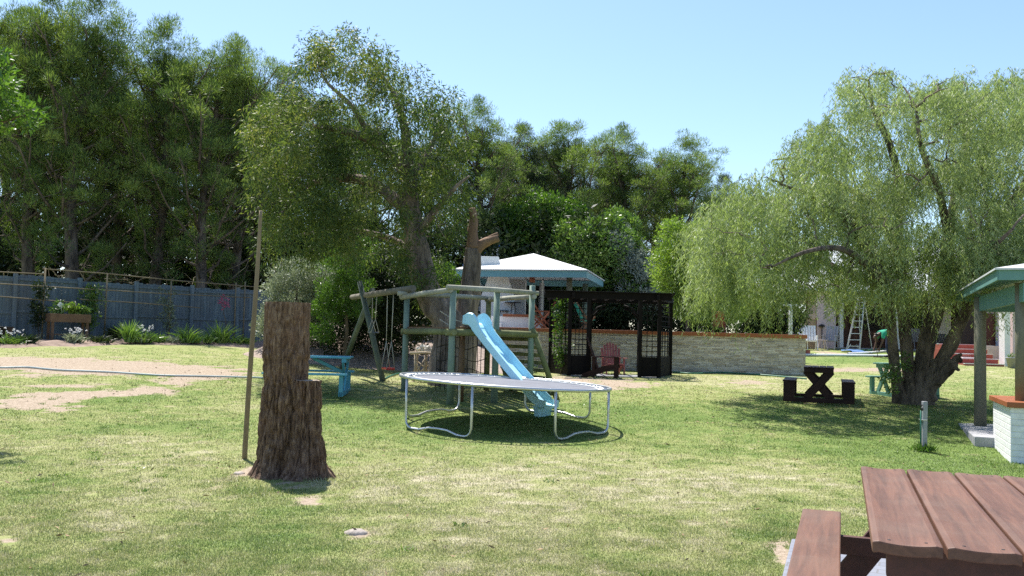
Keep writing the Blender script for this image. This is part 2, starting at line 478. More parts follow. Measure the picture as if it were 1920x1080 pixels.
leafmat('leaf_dark', [(.1, (.012, .022, .008)), (.5, (.028, .045, .015)), (1, (.06, .085, .03))], .25, .5, .3, .5)
leafmat('leaf_grey', [(.1, (.12, .15, .09)), (.5, (.24, .28, .18)), (1, (.42, .46, .34))], .3, .5, .4, .8, (1, 1.05, .8))
leafmat('leaf_silver', [(.1, (.14, .17, .13)), (.5, (.25, .29, .24)), (1, (.48, .52, .46))], .25, .45, .5, .8, (1, 1, .85))
leafmat('leaf_yellow', [(.1, (.10, .16, .03)), (.5, (.20, .30, .05)), (1, (.36, .44, .10))], .45, .4, .4, .6)
leafmat('blade_green', [(.1, (.10, .18, .04)), (.5, (.20, .32, .07)), (1, (.38, .44, .16))], .35, .45, .4, 1.5)
leafmat('petal_white', [(0, (.6, .6, .62)), (1, (.75, .75, .78))], .3, .5, .3, 1, (1, 1, 1))
leafmat('petal_pink', [(0, (.42, .08, .16)), (1, (.62, .18, .26))], .3, .5, .3, 1, (1, 1, 1))
leafmat('leaf_orange', [(0, (.45, .22, .04)), (1, (.6, .35, .08))], .4, .5, .3, 1, (1, 1, 1))

# ---------------------------------------------------------------- ground
GREEN_BLOBS = [  # px, py, rx, ry, amount towards green
    (1680, 830, 260, 60, .9), (1850, 880, 150, 60, .8), (250, 800, 300, 40, .25), (300, 745, 220, 30, .6), (1620, 672, 160, 12, .9),
    (700, 790, 160, 40, .55), (1330, 850, 150, 40, .2), (560, 990, 150, 50, .35), (1200, 770, 200, 30, .5), (1450, 990, 60, 60, .4),
    (1400, 780, 180, 30, .7), (1000, 800, 160, 40, .6), (60, 900, 140, 60, .2), (650, 760, 120, 30, .3), (1250, 730, 150, 10, .3), (1860, 770, 90, 60, .5)]
DRY_BLOBS = [(1250, 900, 260, 50, .55), (1500, 860, 120, 30, .35), (950, 1030, 300, 60, .45), (150, 950, 200, 90, .35), (240, 672, 260, 8, .4),
             (900, 900, 200, 60, .3), (640, 930, 60, 50, .3), (1500, 722, 300, 12, .35), (1300, 745, 120, 10, .35), (20, 1010, 60, 50, .4), (1100, 860, 160, 20, .25), (1880, 730, 80, 20, .25)]
DIRT = [  # px, py, rx, ry, strength
    (60, 683, 150, 15, 1.3), (230, 690, 170, 13, 1.3), (390, 703, 90, 11, 1.3), (320, 718, 90, 7, .7), (60, 757, 100, 17, 1.2), (190, 739, 130, 9, 1.15), (290, 732, 40, 6, .8), (110, 724, 110, 4, .6), (60, 705, 80, 4, .5),
    (1150, 722, 85, 12, 1), (1060, 712, 60, 10, .9), (1230, 700, 30, 5, .5), (1395, 717, 60, 7, .95), (1590, 694, 60, 5, .9), (1670, 694, 50, 4, .8), (1560, 663, 50, 4, .9), (1765, 662, 40, 4, .6),
    (465, 888, 28, 9, 1), (580, 940, 30, 10, .9), (400, 915, 40, 8, .55), (545, 915, 70, 30, .7), (665, 1000, 34, 9, .9), (180, 930, 26, 6, .6), (15, 1015, 28, 14, .8), (1465, 1040, 26, 30, 1), (1370, 1050, 30, 10, .4), (830, 700, 60, 6, .7),
    (120, 652, 200, 4, .5), (1330, 965, 30, 5, .4), (290, 1060, 40, 10, .5), (1045, 775, 16, 4, .6)]
def blobs(px, py, L):
    r = 0
    for bx, by, rx, ry, a in L:
        r = r + a * np.exp(-(((px - bx) / rx) ** 2 + ((py - by) / ry) ** 2) * 1.1)
    return r
def lawn_attr(x, y):
    z = gz(x, y); px, py = to_px(x, y, z)
    front = (y > 2) & (y < 60)
    g = blobs(px, py, GREEN_BLOBS) * front; d = blobs(px, py, DRY_BLOBS) * front; s = blobs(px, py, DIRT) * front
    n = fbm(x * .45, y * .45, 0, 3, 4); n2 = fbm(x * 1.9, y * 1.9, 0, 9, 3); n3 = fbm(x * 6.5, y * 6.5, 0, 21, 3)
    dry = .57 + (n - .5) * .65 + (n2 - .5) * .5 + (n3 - .5) * .9 + d * .3 - g * .68
    dirt = ss((s + (n2 - .5) * .9 + (n3 - .5) * 1.3 - .40) * 2.2)
    return np.clip(dry, 0, 1), np.clip(dirt, 0, 1)

def lawn_color(nt, blade=False):
    a = nt.nodes.new('ShaderNodeAttribute'); a.attribute_name = 'wear'
    sp = nt.nodes.new('ShaderNodeSeparateColor'); nt.links.new(a.outputs['Color'], sp.inputs[0])
    dry, dirt = sp.outputs[0], sp.outputs[1]
    v = texco(nt)
    f = noise(nt, v, 38, 4, .7); md = noise(nt, v, 7, 4, .6)
    if blade:
        geo = nt.nodes.new('ShaderNodeNewGeometry')
        f = mth(nt, 'ADD', mth(nt, 'MULTIPLY', geo.outputs['Random Per Island'], .8), .1)
    k = mth(nt, 'ADD', dry, mth(nt, 'ADD', mth(nt, 'MULTIPLY', mth(nt, 'SUBTRACT', f, .5), .75), mth(nt, 'MULTIPLY', mth(nt, 'SUBTRACT', md, .5), .5)), True)
    c = ramp(nt, k, [(0, (.125, .20, .045)), (.3, (.21, .265, .078)), (.6, (.30, .315, .125)), (.85, (.38, .365, .20)), (1, (.53, .48, .34))])
    return c, dirt, f, v
def lawn_mat():
    m = bpy.data.materials.new('lawn'); nt, bs = nodes_of(m)
    c, dirt, f, v = lawn_color(nt)
    c = mixc(nt, .15, c, (.14, .14, .06))
    sand = ramp(nt, noise(nt, v, 22, 6, .75), [(.3, (.19, .145, .10)), (.5, (.34, .27, .20)), (.7, (.50, .42, .33))])
    e1 = noise(nt, v, 16, 5, .7)
    dk = mth(nt, 'ADD', mth(nt, 'MULTIPLY', mth(nt, 'ADD', mth(nt, 'SUBTRACT', dirt, .40), mth(nt, 'MULTIPLY', mth(nt, 'SUBTRACT', e1, .5), 1.5)), 2.2), .5, True)
    c = mixc(nt, dk, c, sand)
    nt.links.new(c, bs.inputs['Base Color']); bs.inputs['Roughness'].default_value = .95; bs.inputs['Specular IOR Level'].default_value = .15
    bump(nt, bs, mth(nt, 'ADD', f, noise(nt, v, 9, 3, .6)), .7, .03)
    MATS['lawn'] = m
lawn_mat()
def blade_mat():
    m = bpy.data.materials.new('lawn_blades'); nt, bs = nodes_of(m)
    c, dirt, f, v = lawn_color(nt, True)
    nt.links.new(c, bs.inputs['Base Color']); bs.inputs['Roughness'].default_value = .5; bs.inputs['Specular IOR Level'].default_value = .35
    tr = nt.nodes.new('ShaderNodeBsdfTranslucent'); nt.links.new(c, tr.inputs['Color'])
    mx = nt.nodes.new('ShaderNodeMixShader'); mx.inputs[0].default_value = .35
    nt.links.new(bs.outputs[0], mx.inputs[1]); nt.links.new(tr.outputs[0], mx.inputs[2])
    nt.links.new(mx.outputs[0], nt.nodes['Material Output'].inputs['Surface'])
    MATS['lawn_blades'] = m
blade_mat()

def set_wear(o, x, y):
    d, s = lawn_attr(x, y)
    at_ = o.data.color_attributes.new('wear', 'FLOAT_COLOR', 'POINT')
    c = np.ones((len(x), 4), np.float32); c[:, 0] = d; c[:, 1] = s; c[:, 2] = 0
    at_.data.foreach_set('color', c.ravel())

xs = np.concatenate([-np.geomspace(420, 20, 14), np.arange(-19, 17, .14), np.geomspace(17.5, 420, 14)])
ys = np.concatenate([np.linspace(-60, 2, 12), np.arange(2.3, 36, .14), np.arange(36.5, 60, .6), np.geomspace(62, 420, 14)])
X, Y = np.meshgrid(xs, ys)
x, y = X.ravel(), Y.ravel()
z = gz(x, y) + (fbm(x * 1.3, y * 1.3, 0, 5, 3) - .5) * .03 * (np.abs(x) < 25)
nx, ny = len(xs), len(ys)
idx = np.arange(nx * ny).reshape(ny, nx)
Q = np.stack([idx[:-1, :-1], idx[:-1, 1:], idx[1:, 1:], idx[1:, :-1]], -1).reshape(-1, 4)
ground = np_mesh('ground', np.stack([x, y, z], 1), Q, MATS['lawn'], smooth=True)
set_wear(ground, x, y); setting(ground)

# paving under the near table
TDIR = Vector((.342, .940, 0)); TPER = Vector((.940, -.342, 0))
def herringbone():
    m = bpy.data.materials.new('paving'); nt, bs = nodes_of(m)
    c0 = (.42, .43, .48)
    v = texco(nt, (1, 1, 1), (0, 0, math.radians(25)))
    br = nt.nodes.new('ShaderNodeTexBrick'); br.inputs['Scale'].default_value = 1
    br.inputs['Brick Width'].default_value = .22; br.inputs['Row Height'].default_value = .11; br.inputs['Mortar Size'].default_value = .006
    br.inputs['Color1'].default_value = (.20, .21, .25, 1); br.inputs['Color2'].default_value = (.15, .16, .20, 1); br.inputs['Mortar'].default_value = (.12, .12, .12, 1)
    nt.links.new(v, br.inputs['Vector'])
    n = noise(nt, v, 9, 6, .7)
    nt.links.new(mixc(nt, mth(nt, 'MULTIPLY', n, .5), br.outputs['Color'], (.25, .26, .29)), bs.inputs['Base Color'])
    bs.inputs['Roughness'].default_value = .8
    bump(nt, bs, mth(nt, 'SUBTRACT', n, mth(nt, 'MULTIPLY', br.outputs['Fac'], 2)), .5, .01); MATS['paving'] = m
herringbone()
pa = gpx(1484, 1022)
pv = MB((0, 0, 0))
c0 = Vector((pa.x, pa.y, -.10)); 
pv.prism([c0, c0 - TDIR * 7.5, c0 - TDIR * 7.5 + TPER * 9, c0 + TPER * 9], (0, 0, .145))
o = pv.build('paving', 'paving', bevel=.01); setting(o)
def on_paving(x, y):
    dx, dy = x - pa.x, y - pa.y
    a = dx * TDIR.x + dy * TDIR.y; b = dx * TPER.x + dy * TPER.y
    return (a < 0.0) & (b > 0.0) & (a > -7.5) & (b < 9)

# lawn grass: mown blades over the near and middle lawn
def make_grass():
    rng = np.random.default_rng(5)
    N = 1500000
    px = rng.uniform(-250, 2170, N); t = rng.random(N)
    py = 652 + (1240 - 652) * t ** .8
    d = FW[None] + RT[None] * ((px - 960) / F)[:, None] + UP[None] * ((540 - py) / F)[:, None]
    d = d / d[:, 1:2]
    lo = np.full(N, 2.5); hi = np.full(N, 2.5); done = np.zeros(N, bool)
    D = 2.5
    hit = np.full(N, -1.0)
    while D < 46:
        p = CAM + d * D
        below = (p[:, 2] <= gz(p[:, 0], p[:, 1])) & (hit < 0)
        hit[below] = D
        D *= 1.02
    k = hit > 3.2
    d, hit = d[k], hit[k]
    hit = hit * (1 - .02 * rng.random(len(hit)))
    x = d[:, 0] * hit; y = hit
    dry, dirt = lawn_attr(x, y)
    keep = (rng.random(len(x)) > dirt * 1.05) & (rng.random(len(x)) > ss((y - 24) / 18)) & ~on_paving(x, y)
    x, y, dry = x[keep], y[keep], dry[keep]
    n = len(x); D = y
    tuft = fbm(x * 3.1, y * 3.1, 0, 40, 3)
    L = (.009 + .015 * rng.random(n) + .0006 * D) * (.55 + .9 * tuft)
    # longer growth round the stump, the tap post and the pier
    def near(c, r): return np.exp(-(((x - c.x) ** 2 + (y - c.y) ** 2) / r ** 2))
    extra = near(gpx(500, 925), .35) * .8 + near(gpx(590, 905), .25) * .9 + near(gpx(445, 900), .2) + near(gpx(1880, 870), .6) * .7 + near(gpx(1450, 1010), .35) * .8
    L = L * (1 + 1.3 * extra * (rng.random(n) > .4))
    W = (.0026 + .00070 * D) * (.7 + .6 * rng.random(n))
    az = rng.uniform(0, 2 * np.pi, n); lean = rng.uniform(.3, 1.35, n)
    dv = np.stack([np.cos(az) * np.sin(lean), np.sin(az) * np.sin(lean), np.cos(lean)], 1)
    sv = np.stack([-np.sin(az), np.cos(az), 0 * az], 1)
    z = gz(x, y) + (fbm(x * 1.3, y * 1.3, 0, 5, 3) - .5) * .03 - .004
    P = np.stack([x, y, z], 1)
    V = np.stack([P - sv * W[:, None] / 2, P + sv * W[:, None] / 2, P + dv * L[:, None]], 1).reshape(-1, 3)
    o = np_mesh('grass', V, np.arange(3 * n).reshape(n, 3), MATS['lawn_blades'])
    at_ = o.data.color_attributes.new('wear', 'FLOAT_COLOR', 'POINT')
    c = np.zeros((3 * n, 4), np.float32); c[:, 0] = np.repeat(dry, 3); c[:, 3] = 1
    at_.data.foreach_set('color', c.ravel())
    setting(o, 'stuff')
make_grass()

# ---------------------------------------------------------------- trees
def wiggle(a, b, n, amp, rng, sag=0):
    a = np.array(a, float); b = np.array(b, float)
    t = np.linspace(0, 1, n)[:, None]
    off = rng.normal(size=(n, 3)) * amp * np.sin(np.pi * t)
    p = a + (b - a) * t + off
    p[:, 2] += sag * np.sin(np.pi * t[:, 0])
    return [tuple(q) for q in p]

def pine(seed, H, mat, nb=44, per=170, wide=2.7, lowest=.16):
    rng = np.random.default_rng(seed)
    tr = MB(); cs = []; rs = []
    lean = rng.normal(size=2) * .25
    def axis(t): return np.array([lean[0] * t * t + .15 * math.sin(t * 7 + seed), lean[1] * t * t + .15 * math.cos(t * 6 + seed), H * t])
    tr.tube([tuple(axis(t)) for t in np.linspace(-.03, .90, 12)], [.24 * (1 - .85 * t) + .02 for t in np.linspace(0, 1, 12)], 8)
    for i in range(nb):
        t = lowest + (.97 - lowest) * ((i + rng.random()) / nb) ** .8
        prof = (math.sin(math.pi * min(1, (t - .05) / .95) ** .9) ** .55) * (1 - .25 * (t > .8))
        R = wide * prof * rng.uniform(.45, 1.12)
        az = i * 2.4 + rng.normal() * .4; el = math.radians(rng.uniform(46, 74))
        a = axis(t * .86)
        out = np.array([math.cos(az), math.sin(az), 0])
        b = a + out * R + np.array([0, 0, min(R * math.tan(el) * .55, 3.2)])
        b[2] = min(b[2], H * rng.uniform(.95, 1.02))
        pth = wiggle(a, b, 6, .07, rng, -.12 * R)
        tr.tube(pth, [.055 * (1 - k / 6) + .01 for k in range(6)], 4, caps=False)
        m = 8 if t > .45 else 6
        for k in range(m):
            s = rng.uniform(.3, 1.0) ** .7 if k else 1.0
            c = a + (b - a) * s + rng.normal(size=3) * np.array([.36, .36, .34]) * (.4 + s)
            tr.tube(wiggle(a + (b - a) * s * .8, c, 4, .03, rng), [.02, .015, .01, .006], 3, caps=False)
            cs.append(c); rs.append(rng.uniform(.20, .46) * (.8 if t < .4 else 1))
    for i in range(30):
        t = rng.uniform(.84, 1.0); w = (1.03 - t) * 5.0
        cs.append(axis(t) + rng.normal(size=3) * np.array([w, w, .15])); rs.append(rng.uniform(.22, .42))
    cs = np.array(cs); rs = np.array(rs); n = len(cs)
    cnt = per
    P0 = np.repeat(cs, cnt, 0); Rr = np.repeat(rs, cnt)[:, None]
    bl = ball(n * cnt, rng, .1)
    P = P0 + bl * Rr * np.array([.95, .95, .85])
    Dv = unit(bl + np.array([0, 0, .9]) + rng.normal(size=P.shape) * .45)
    V, Q = leaf_arrays(P, Dv, rng.uniform(.10, .22, n * cnt), rng.uniform(.012, .024, n * cnt), rng)
    return tr, V, Q, mat

def pine_tree(data, label, loc, rz, scl, group):
    t = thing('pine_tree', label, 'tree', loc, rz, group)
    tr, V, Q, mat = data
    tr.build('trunk', 'bark_dark', t)
    np_mesh('crown', V, Q, MATS[mat], t)
    t.scale = scl
    return t

PH = 12.0
vs = [pine(s, PH, m, wide=w) for s, m, w in ((1, 'leaf_pine', 2.5), (2, 'leaf_pine', 2.2), (3, 'leaf_pine', 3.0), (4, 'leaf_pine_grey', 2.4))]
first = [None] * 4
def place_pine(px, D, top, v, label, group, wx=1.0):
    hz = 632 + (px - 960) * .0262
    p = at(px, 640, D); g = G(p.x, p.y) - .1
    Hh = 1.5 + (hz - top) * D / F - g
    s = Hh / PH
    scl = (wx * .5 + s * .5, wx * .5 + s * .5, s)
    rz = (px * 1.37) % 6.28
    if first[v] is None:
        first[v] = pine_tree(vs[v], label, (p.x, p.y, g), rz, scl, group)
    else:
        again(first[v], label, (p.x, p.y, g), rz, scl, group)
GF = 'tall pines in the row behind the wooden fence'
place_pine(-70, 33, -60, 2, 'tall pine at the left edge, outermost behind the wooden fence', GF)
place_pine(42, 33, -45, 1, 'tall slender pine rising above the left end of the fence, left of the widest pine', GF)
place_pine(128, 32.5, -30, 0, 'tallest broad dark pine behind the planter box and fence, heavy tufts to its right', GF, 1.15)
place_pine(205, 36, 100, 3, 'greyer pine just right of the tallest pine, half hidden behind it', GF)
place_pine(292, 34, 35, 1, 'multi stemmed pine with open crown, directly right of the gap of sky', GF, 1.05)
place_pine(368, 34, 55, 2, 'broad pine with bright tufts above the middle of the fence, left of the climbing stake', GF, .95)
place_pine(438, 36, 85, 0, 'pine above the right end of the fence, left of the gum tree', GF, .9)
place_pine(510, 38, 130, 3, 'pine partly hidden by the left side of the gum tree crown', GF)
GB = 'pines closing the view behind the pavilion'
place_pine(600, 40, 190, 1, 'pine seen only through the gum tree crown, left of its trunk', GB)
place_pine(700, 41, 200, 2, 'pine hidden mostly behind the middle of the gum tree crown', GB)
place_pine(800, 41, 230, 3, 'pine showing in the gap right of the gum tree trunk', GB)
place_pine(895, 40, 185, 0, 'tall pine rising over the dead pruned trunk', GB, 1.15)
place_pine(985, 43, 236, 3, 'lower pine between the one over the pruned trunk and the round topped one', GB)
place_pine(1080, 43, 222, 2, 'round topped bright pine straight above the white pavilion roof', GB, 1.35)
place_pine(1170, 44, 236, 0, 'pine with dense olive tufts right of the pavilion roof', GB, 1.2)
place_pine(1275, 44, 256, 1, 'rightmost pine of the skyline, left of the weeping pepper tree', GB, 1.4)
G2 = 'second row of pines glimpsed between the front trunks'
L2 = ['grey second row pine behind the leftmost slender pine', 'grey second row pine filling in behind the tallest broad pine, on its left', 'slim second row pine right behind the tallest broad pine',
      'dark second row pine closing the gap of sky right of the tallest pine', 'dark second row pine between the open crowned pine and its right neighbour', 'second row pine behind the pine at the right end of the fence',
      'second row pine showing between the fence end and the gum tree crown', 'lower pine behind the round topped bright pine, on its left', 'pine behind the two rightmost skyline pines',
      'pine filling in between the round topped pine and the olive tufted one', 'pine behind the one over the pruned trunk, right of it', 'last low pine on the right, half behind the pepper tree crown']
for i_, (px, D, top, v) in enumerate(((-10, 40, 60, 3), (85, 41, 80, 3), (170, 41, 140, 1), (250, 41, 175, 3), (330, 42, 120, 3), (405, 42, 150, 0), (470, 43, 170, 3), (1030, 49, 285, 3), (1225, 50, 300, 3), (1130, 50, 280, 3), (940, 47, 270, 3), (1340, 48, 330, 3))):
    place_pine(px, D, top, v, L2[i_], G2, 1.1)

def leaf_cloud(cs, rs, cnt, L, W, rng, sq=.8, droop=0., up=0., ln=.5, spread=.5):
    n = len(cs); P0 = np.repeat(cs, cnt, 0); Rr = np.repeat(rs, cnt)[:, None]
    bl = ball(n * cnt, rng, .1)
    P = P0 + bl * Rr * np.array([1, 1, sq])
    Dv = unit(bl * .8 + np.array([0, 0, up - droop]) + rng.normal(size=P.shape) * spread)
    return leaf_arrays(P, Dv, rng.uniform(L * (1 - ln), L * (1 + ln), n * cnt), rng.uniform(W * .7, W * 1.3, n * cnt), rng, .06)

def blob_clumps(ells, D, depth, n, rng, shell=.35):
    """clump centres in a set of ellipsoids given by where they stand in the photo; depth is metres"""
    w = np.array([e[2] * e[3] for e in ells], float) ** .9; w /= w.sum()
    out = []
    for e, m in zip(ells, rng.multinomial(n, w)):
        b = ball(m, rng, shell)
        dd = D + (e[4] if len(e) > 4 else 0)
        for q in b:
            p = at(e[0] + q[0] * e[2], e[1] + q[2] * e[3], dd + q[1] * depth)
            out.append(tuple(p))
    return np.array(out)

def twigs(mb, cs, skel, rng, r=.02, maxd=3.0):
    """grow twigs outwards: each clump hooks onto the nearest wood, older twigs included"""
    S = np.array(skel); lvl = np.zeros(len(S))
    d0 = np.array([np.linalg.norm(S - c, axis=1).min() for c in cs])
    for ci in np.argsort(d0):
        c = cs[ci]
        d = np.linalg.norm(S - c, axis=1) * (1 + .06 * lvl) + .35 * np.maximum(0, S[:, 2] - c[2])
        k = int(np.argmin(d)); dist = float(np.linalg.norm(S[k] - c))
        if dist > maxd or dist < .12: continue
        l = lvl[k]; r0 = max(.005, r * .72 ** l * (.7 + .35 * dist))
        pth = wiggle(S[k], c, 6, .06 * dist ** .5, rng, .10 * dist)
        mb.tube(pth, [r0 * (1 - .15 * i) for i in range(6)], 4, caps=False)
        S = np.vstack([S, np.array(pth[2:])]); lvl = np.concatenate([lvl, np.full(4, l + 1)])

def densify(paths):
    out = []
    for p in paths:
        p = np.array(p)
        for a, b in zip(p[:-1], p[1:]):
            m = max(2, int(np.linalg.norm(b - a) / .2))
            for t in np.linspace(0, 1, m): out.append(a + (b - a) * t)
    return out

def smooth_path(pts, rad, sub=4):
    P = [Vector(p) for p in pts]; out = []; rr = []
    for i in range(len(P) - 1):
        p0 = P[max(i - 1, 0)]; p1 = P[i]; p2 = P[i + 1]; p3 = P[min(i + 2, len(P) - 1)]
        for k in range(sub):
            t = k / sub
            out.append(.5 * ((2 * p1) + (p2 - p0) * t + (2 * p0 - 5 * p1 + 4 * p2 - p3) * t * t + (3 * p1 - p0 - 3 * p2 + p3) * t ** 3))
            rr.append(rad[i] * (1 - t) + rad[i + 1] * t)
    out.append(P[-1]); rr.append(rad[-1])
    return out, rr

def knobbly(pts, rad, rng, sub=5, n=14, amp=.12, mb=None, seed=0):
    """bark-ridged limb: a tube whose rings are pushed in and out"""
    pts, rr = smooth_path(pts, rad, sub)
    m = MB(); m.tube(pts, rr, n)
    nv = len(pts) * n
    for i in range(nv):
        ring = i // n; c = Vector(pts[ring]); v = m.v[i]
        q = v - c
        k = 1 + amp * (float(vnoise(math.cos(2 * math.pi * (i % n) / n) * 1.6 + 5, math.sin(2 * math.pi * (i % n) / n) * 1.6 + 5, ring * .35, seed)) - .5) * 2
        m.v[i] = c + q * k
    # caps follow
    for j in range(n):
        m.v[nv + j] = m.v[j]; m.v[nv + n + j] = m.v[nv - n + j]
    b = len(mb.v)
    mb.v += [v - mb.o for v in m.v]; mb.f += [[b + i for i in f] for f in m.f]; mb.sm += m.sm

# -- gum tree
def gum_tree():
    rng = np.random.default_rng(31)
    base = gpx(836, 722)
    D = base.y
    def A(l, o=0): return [at(px, py, D + (q[0] if q else 0) + o) for px, py, *q in l]
    t = thing('gum_tree', 'big leaning gum tree with olive leaves and bent grey trunk behind the climbing frame', 'tree', base)
    mb = MB(base)
    trunk = A([(836, 730), (836, 670), (840, 615), (828, 585), (806, 552), (791, 505), (780, 450), (772, 400), (768, 345), (765, 300)])
    rad = [.44, .36, .34, .36, .32, .29, .25, .21, .17, .13]
    paths = [(trunk, rad),
        (A([(768, 345), (742, 300), (702, 266, -.3), (640, 245, -.6), (575, 235, -.8)]), [.15, .13, .11, .07, .03]),
        (A([(776, 405), (738, 372), (690, 340, .4), (620, 335, .7), (560, 360, .9), (515, 420, .9)]), [.16, .14, .12, .09, .06, .02]),
        (A([(765, 300), (758, 240), (738, 175, .3), (700, 120, .4)]), [.13, .10, .06, .02]),
        (A([(768, 345), (800, 290, .5), (828, 235, .8)]), [.10, .07, .02]),
        (A([(780, 450), (812, 400, -.4), (850, 355, -.7), (880, 330, -.8)]), [.10, .08, .05, .02]),
        (A([(785, 480), (740, 450, 1), (650, 430, 1.6), (560, 440, 1.8)]), [.10, .08, .05, .02]),
        (A([(700, 266, -.3), (660, 200, -.4), (610, 150, -.3), (590, 100)]), [.07, .06, .03, .01])]
    for k, (p, r) in enumerate(paths): knobbly(p, r, rng, 6, 18, .18, mb, 50 + k)
    skel = densify([p for p, r in paths[1:]] + [trunk[5:]])
    ells = [(640, 195, 140, 95), (755, 225, 115, 100), (560, 270, 95, 110), (595, 370, 120, 105), (690, 350, 110, 110), (805, 290, 75, 100), (835, 390, 42, 85),
            (500, 290, 45, 110), (640, 105, 55, 45), (585, 100, 25, 45), (700, 110, 40, 30), (560, 450, 80, 50), (800, 490, 55, 70), (700, 470, 70, 50), (480, 350, 25, 60)]
    cs = blob_clumps(ells, D, 2.0, 460, rng, .3)
    rs = rng.uniform(.20, .42, len(cs))
    twigs(mb, cs, skel, rng, .02)
    V, Q = leaf_cloud(cs, rs, 135, .105, .028, rng, 1.0, droop=.7)
    mb.build('trunk', 'bark_euc', t)
    np_mesh('crown', V - np.array(base), Q, MATS['leaf_euc'], t)
gum_tree()

def pruned_tree():
    rng = np.random.default_rng(8)
    base = gpx(862, 719); D = base.y
    def A(l): return [at(px, py, D) for px, py in l]
    t = thing('pruned_tree_trunk', 'bare sawn off trunk with a raw orange stub branch before the pavilion roof', 'tree', base)
    mb = MB(base)
    knobbly(A([(862, 728), (868, 645), (874, 590), (882, 540), (885, 500), (887, 465)]), [.36, .31, .27, .24, .21, .18], rng, 5, 12, .16, mb, 3)
    tr = mb.build('trunk', 'bark_euc', t)
    m2 = MB(base)
    knobbly(A([(887, 466), (886, 440), (888, 415), (885, 390)]), [.18, .13, .11, .07], rng, 4, 10, .25, m2, 7)
    m2.build('snag', 'bark_cut', t)
    m3 = MB(base)
    knobbly(A([(886, 480), (900, 462), (917, 452), (935, 446)]), [.15, .13, .11, .09], rng, 4, 10, .3, m3, 9)
    knobbly(A([(905, 460), (918, 447), (934, 438)]), [.08, .07, .04], rng, 4, 8, .3, m3, 12)
    m3.build('stub_branch', 'bark_cut', t)
pruned_tree()

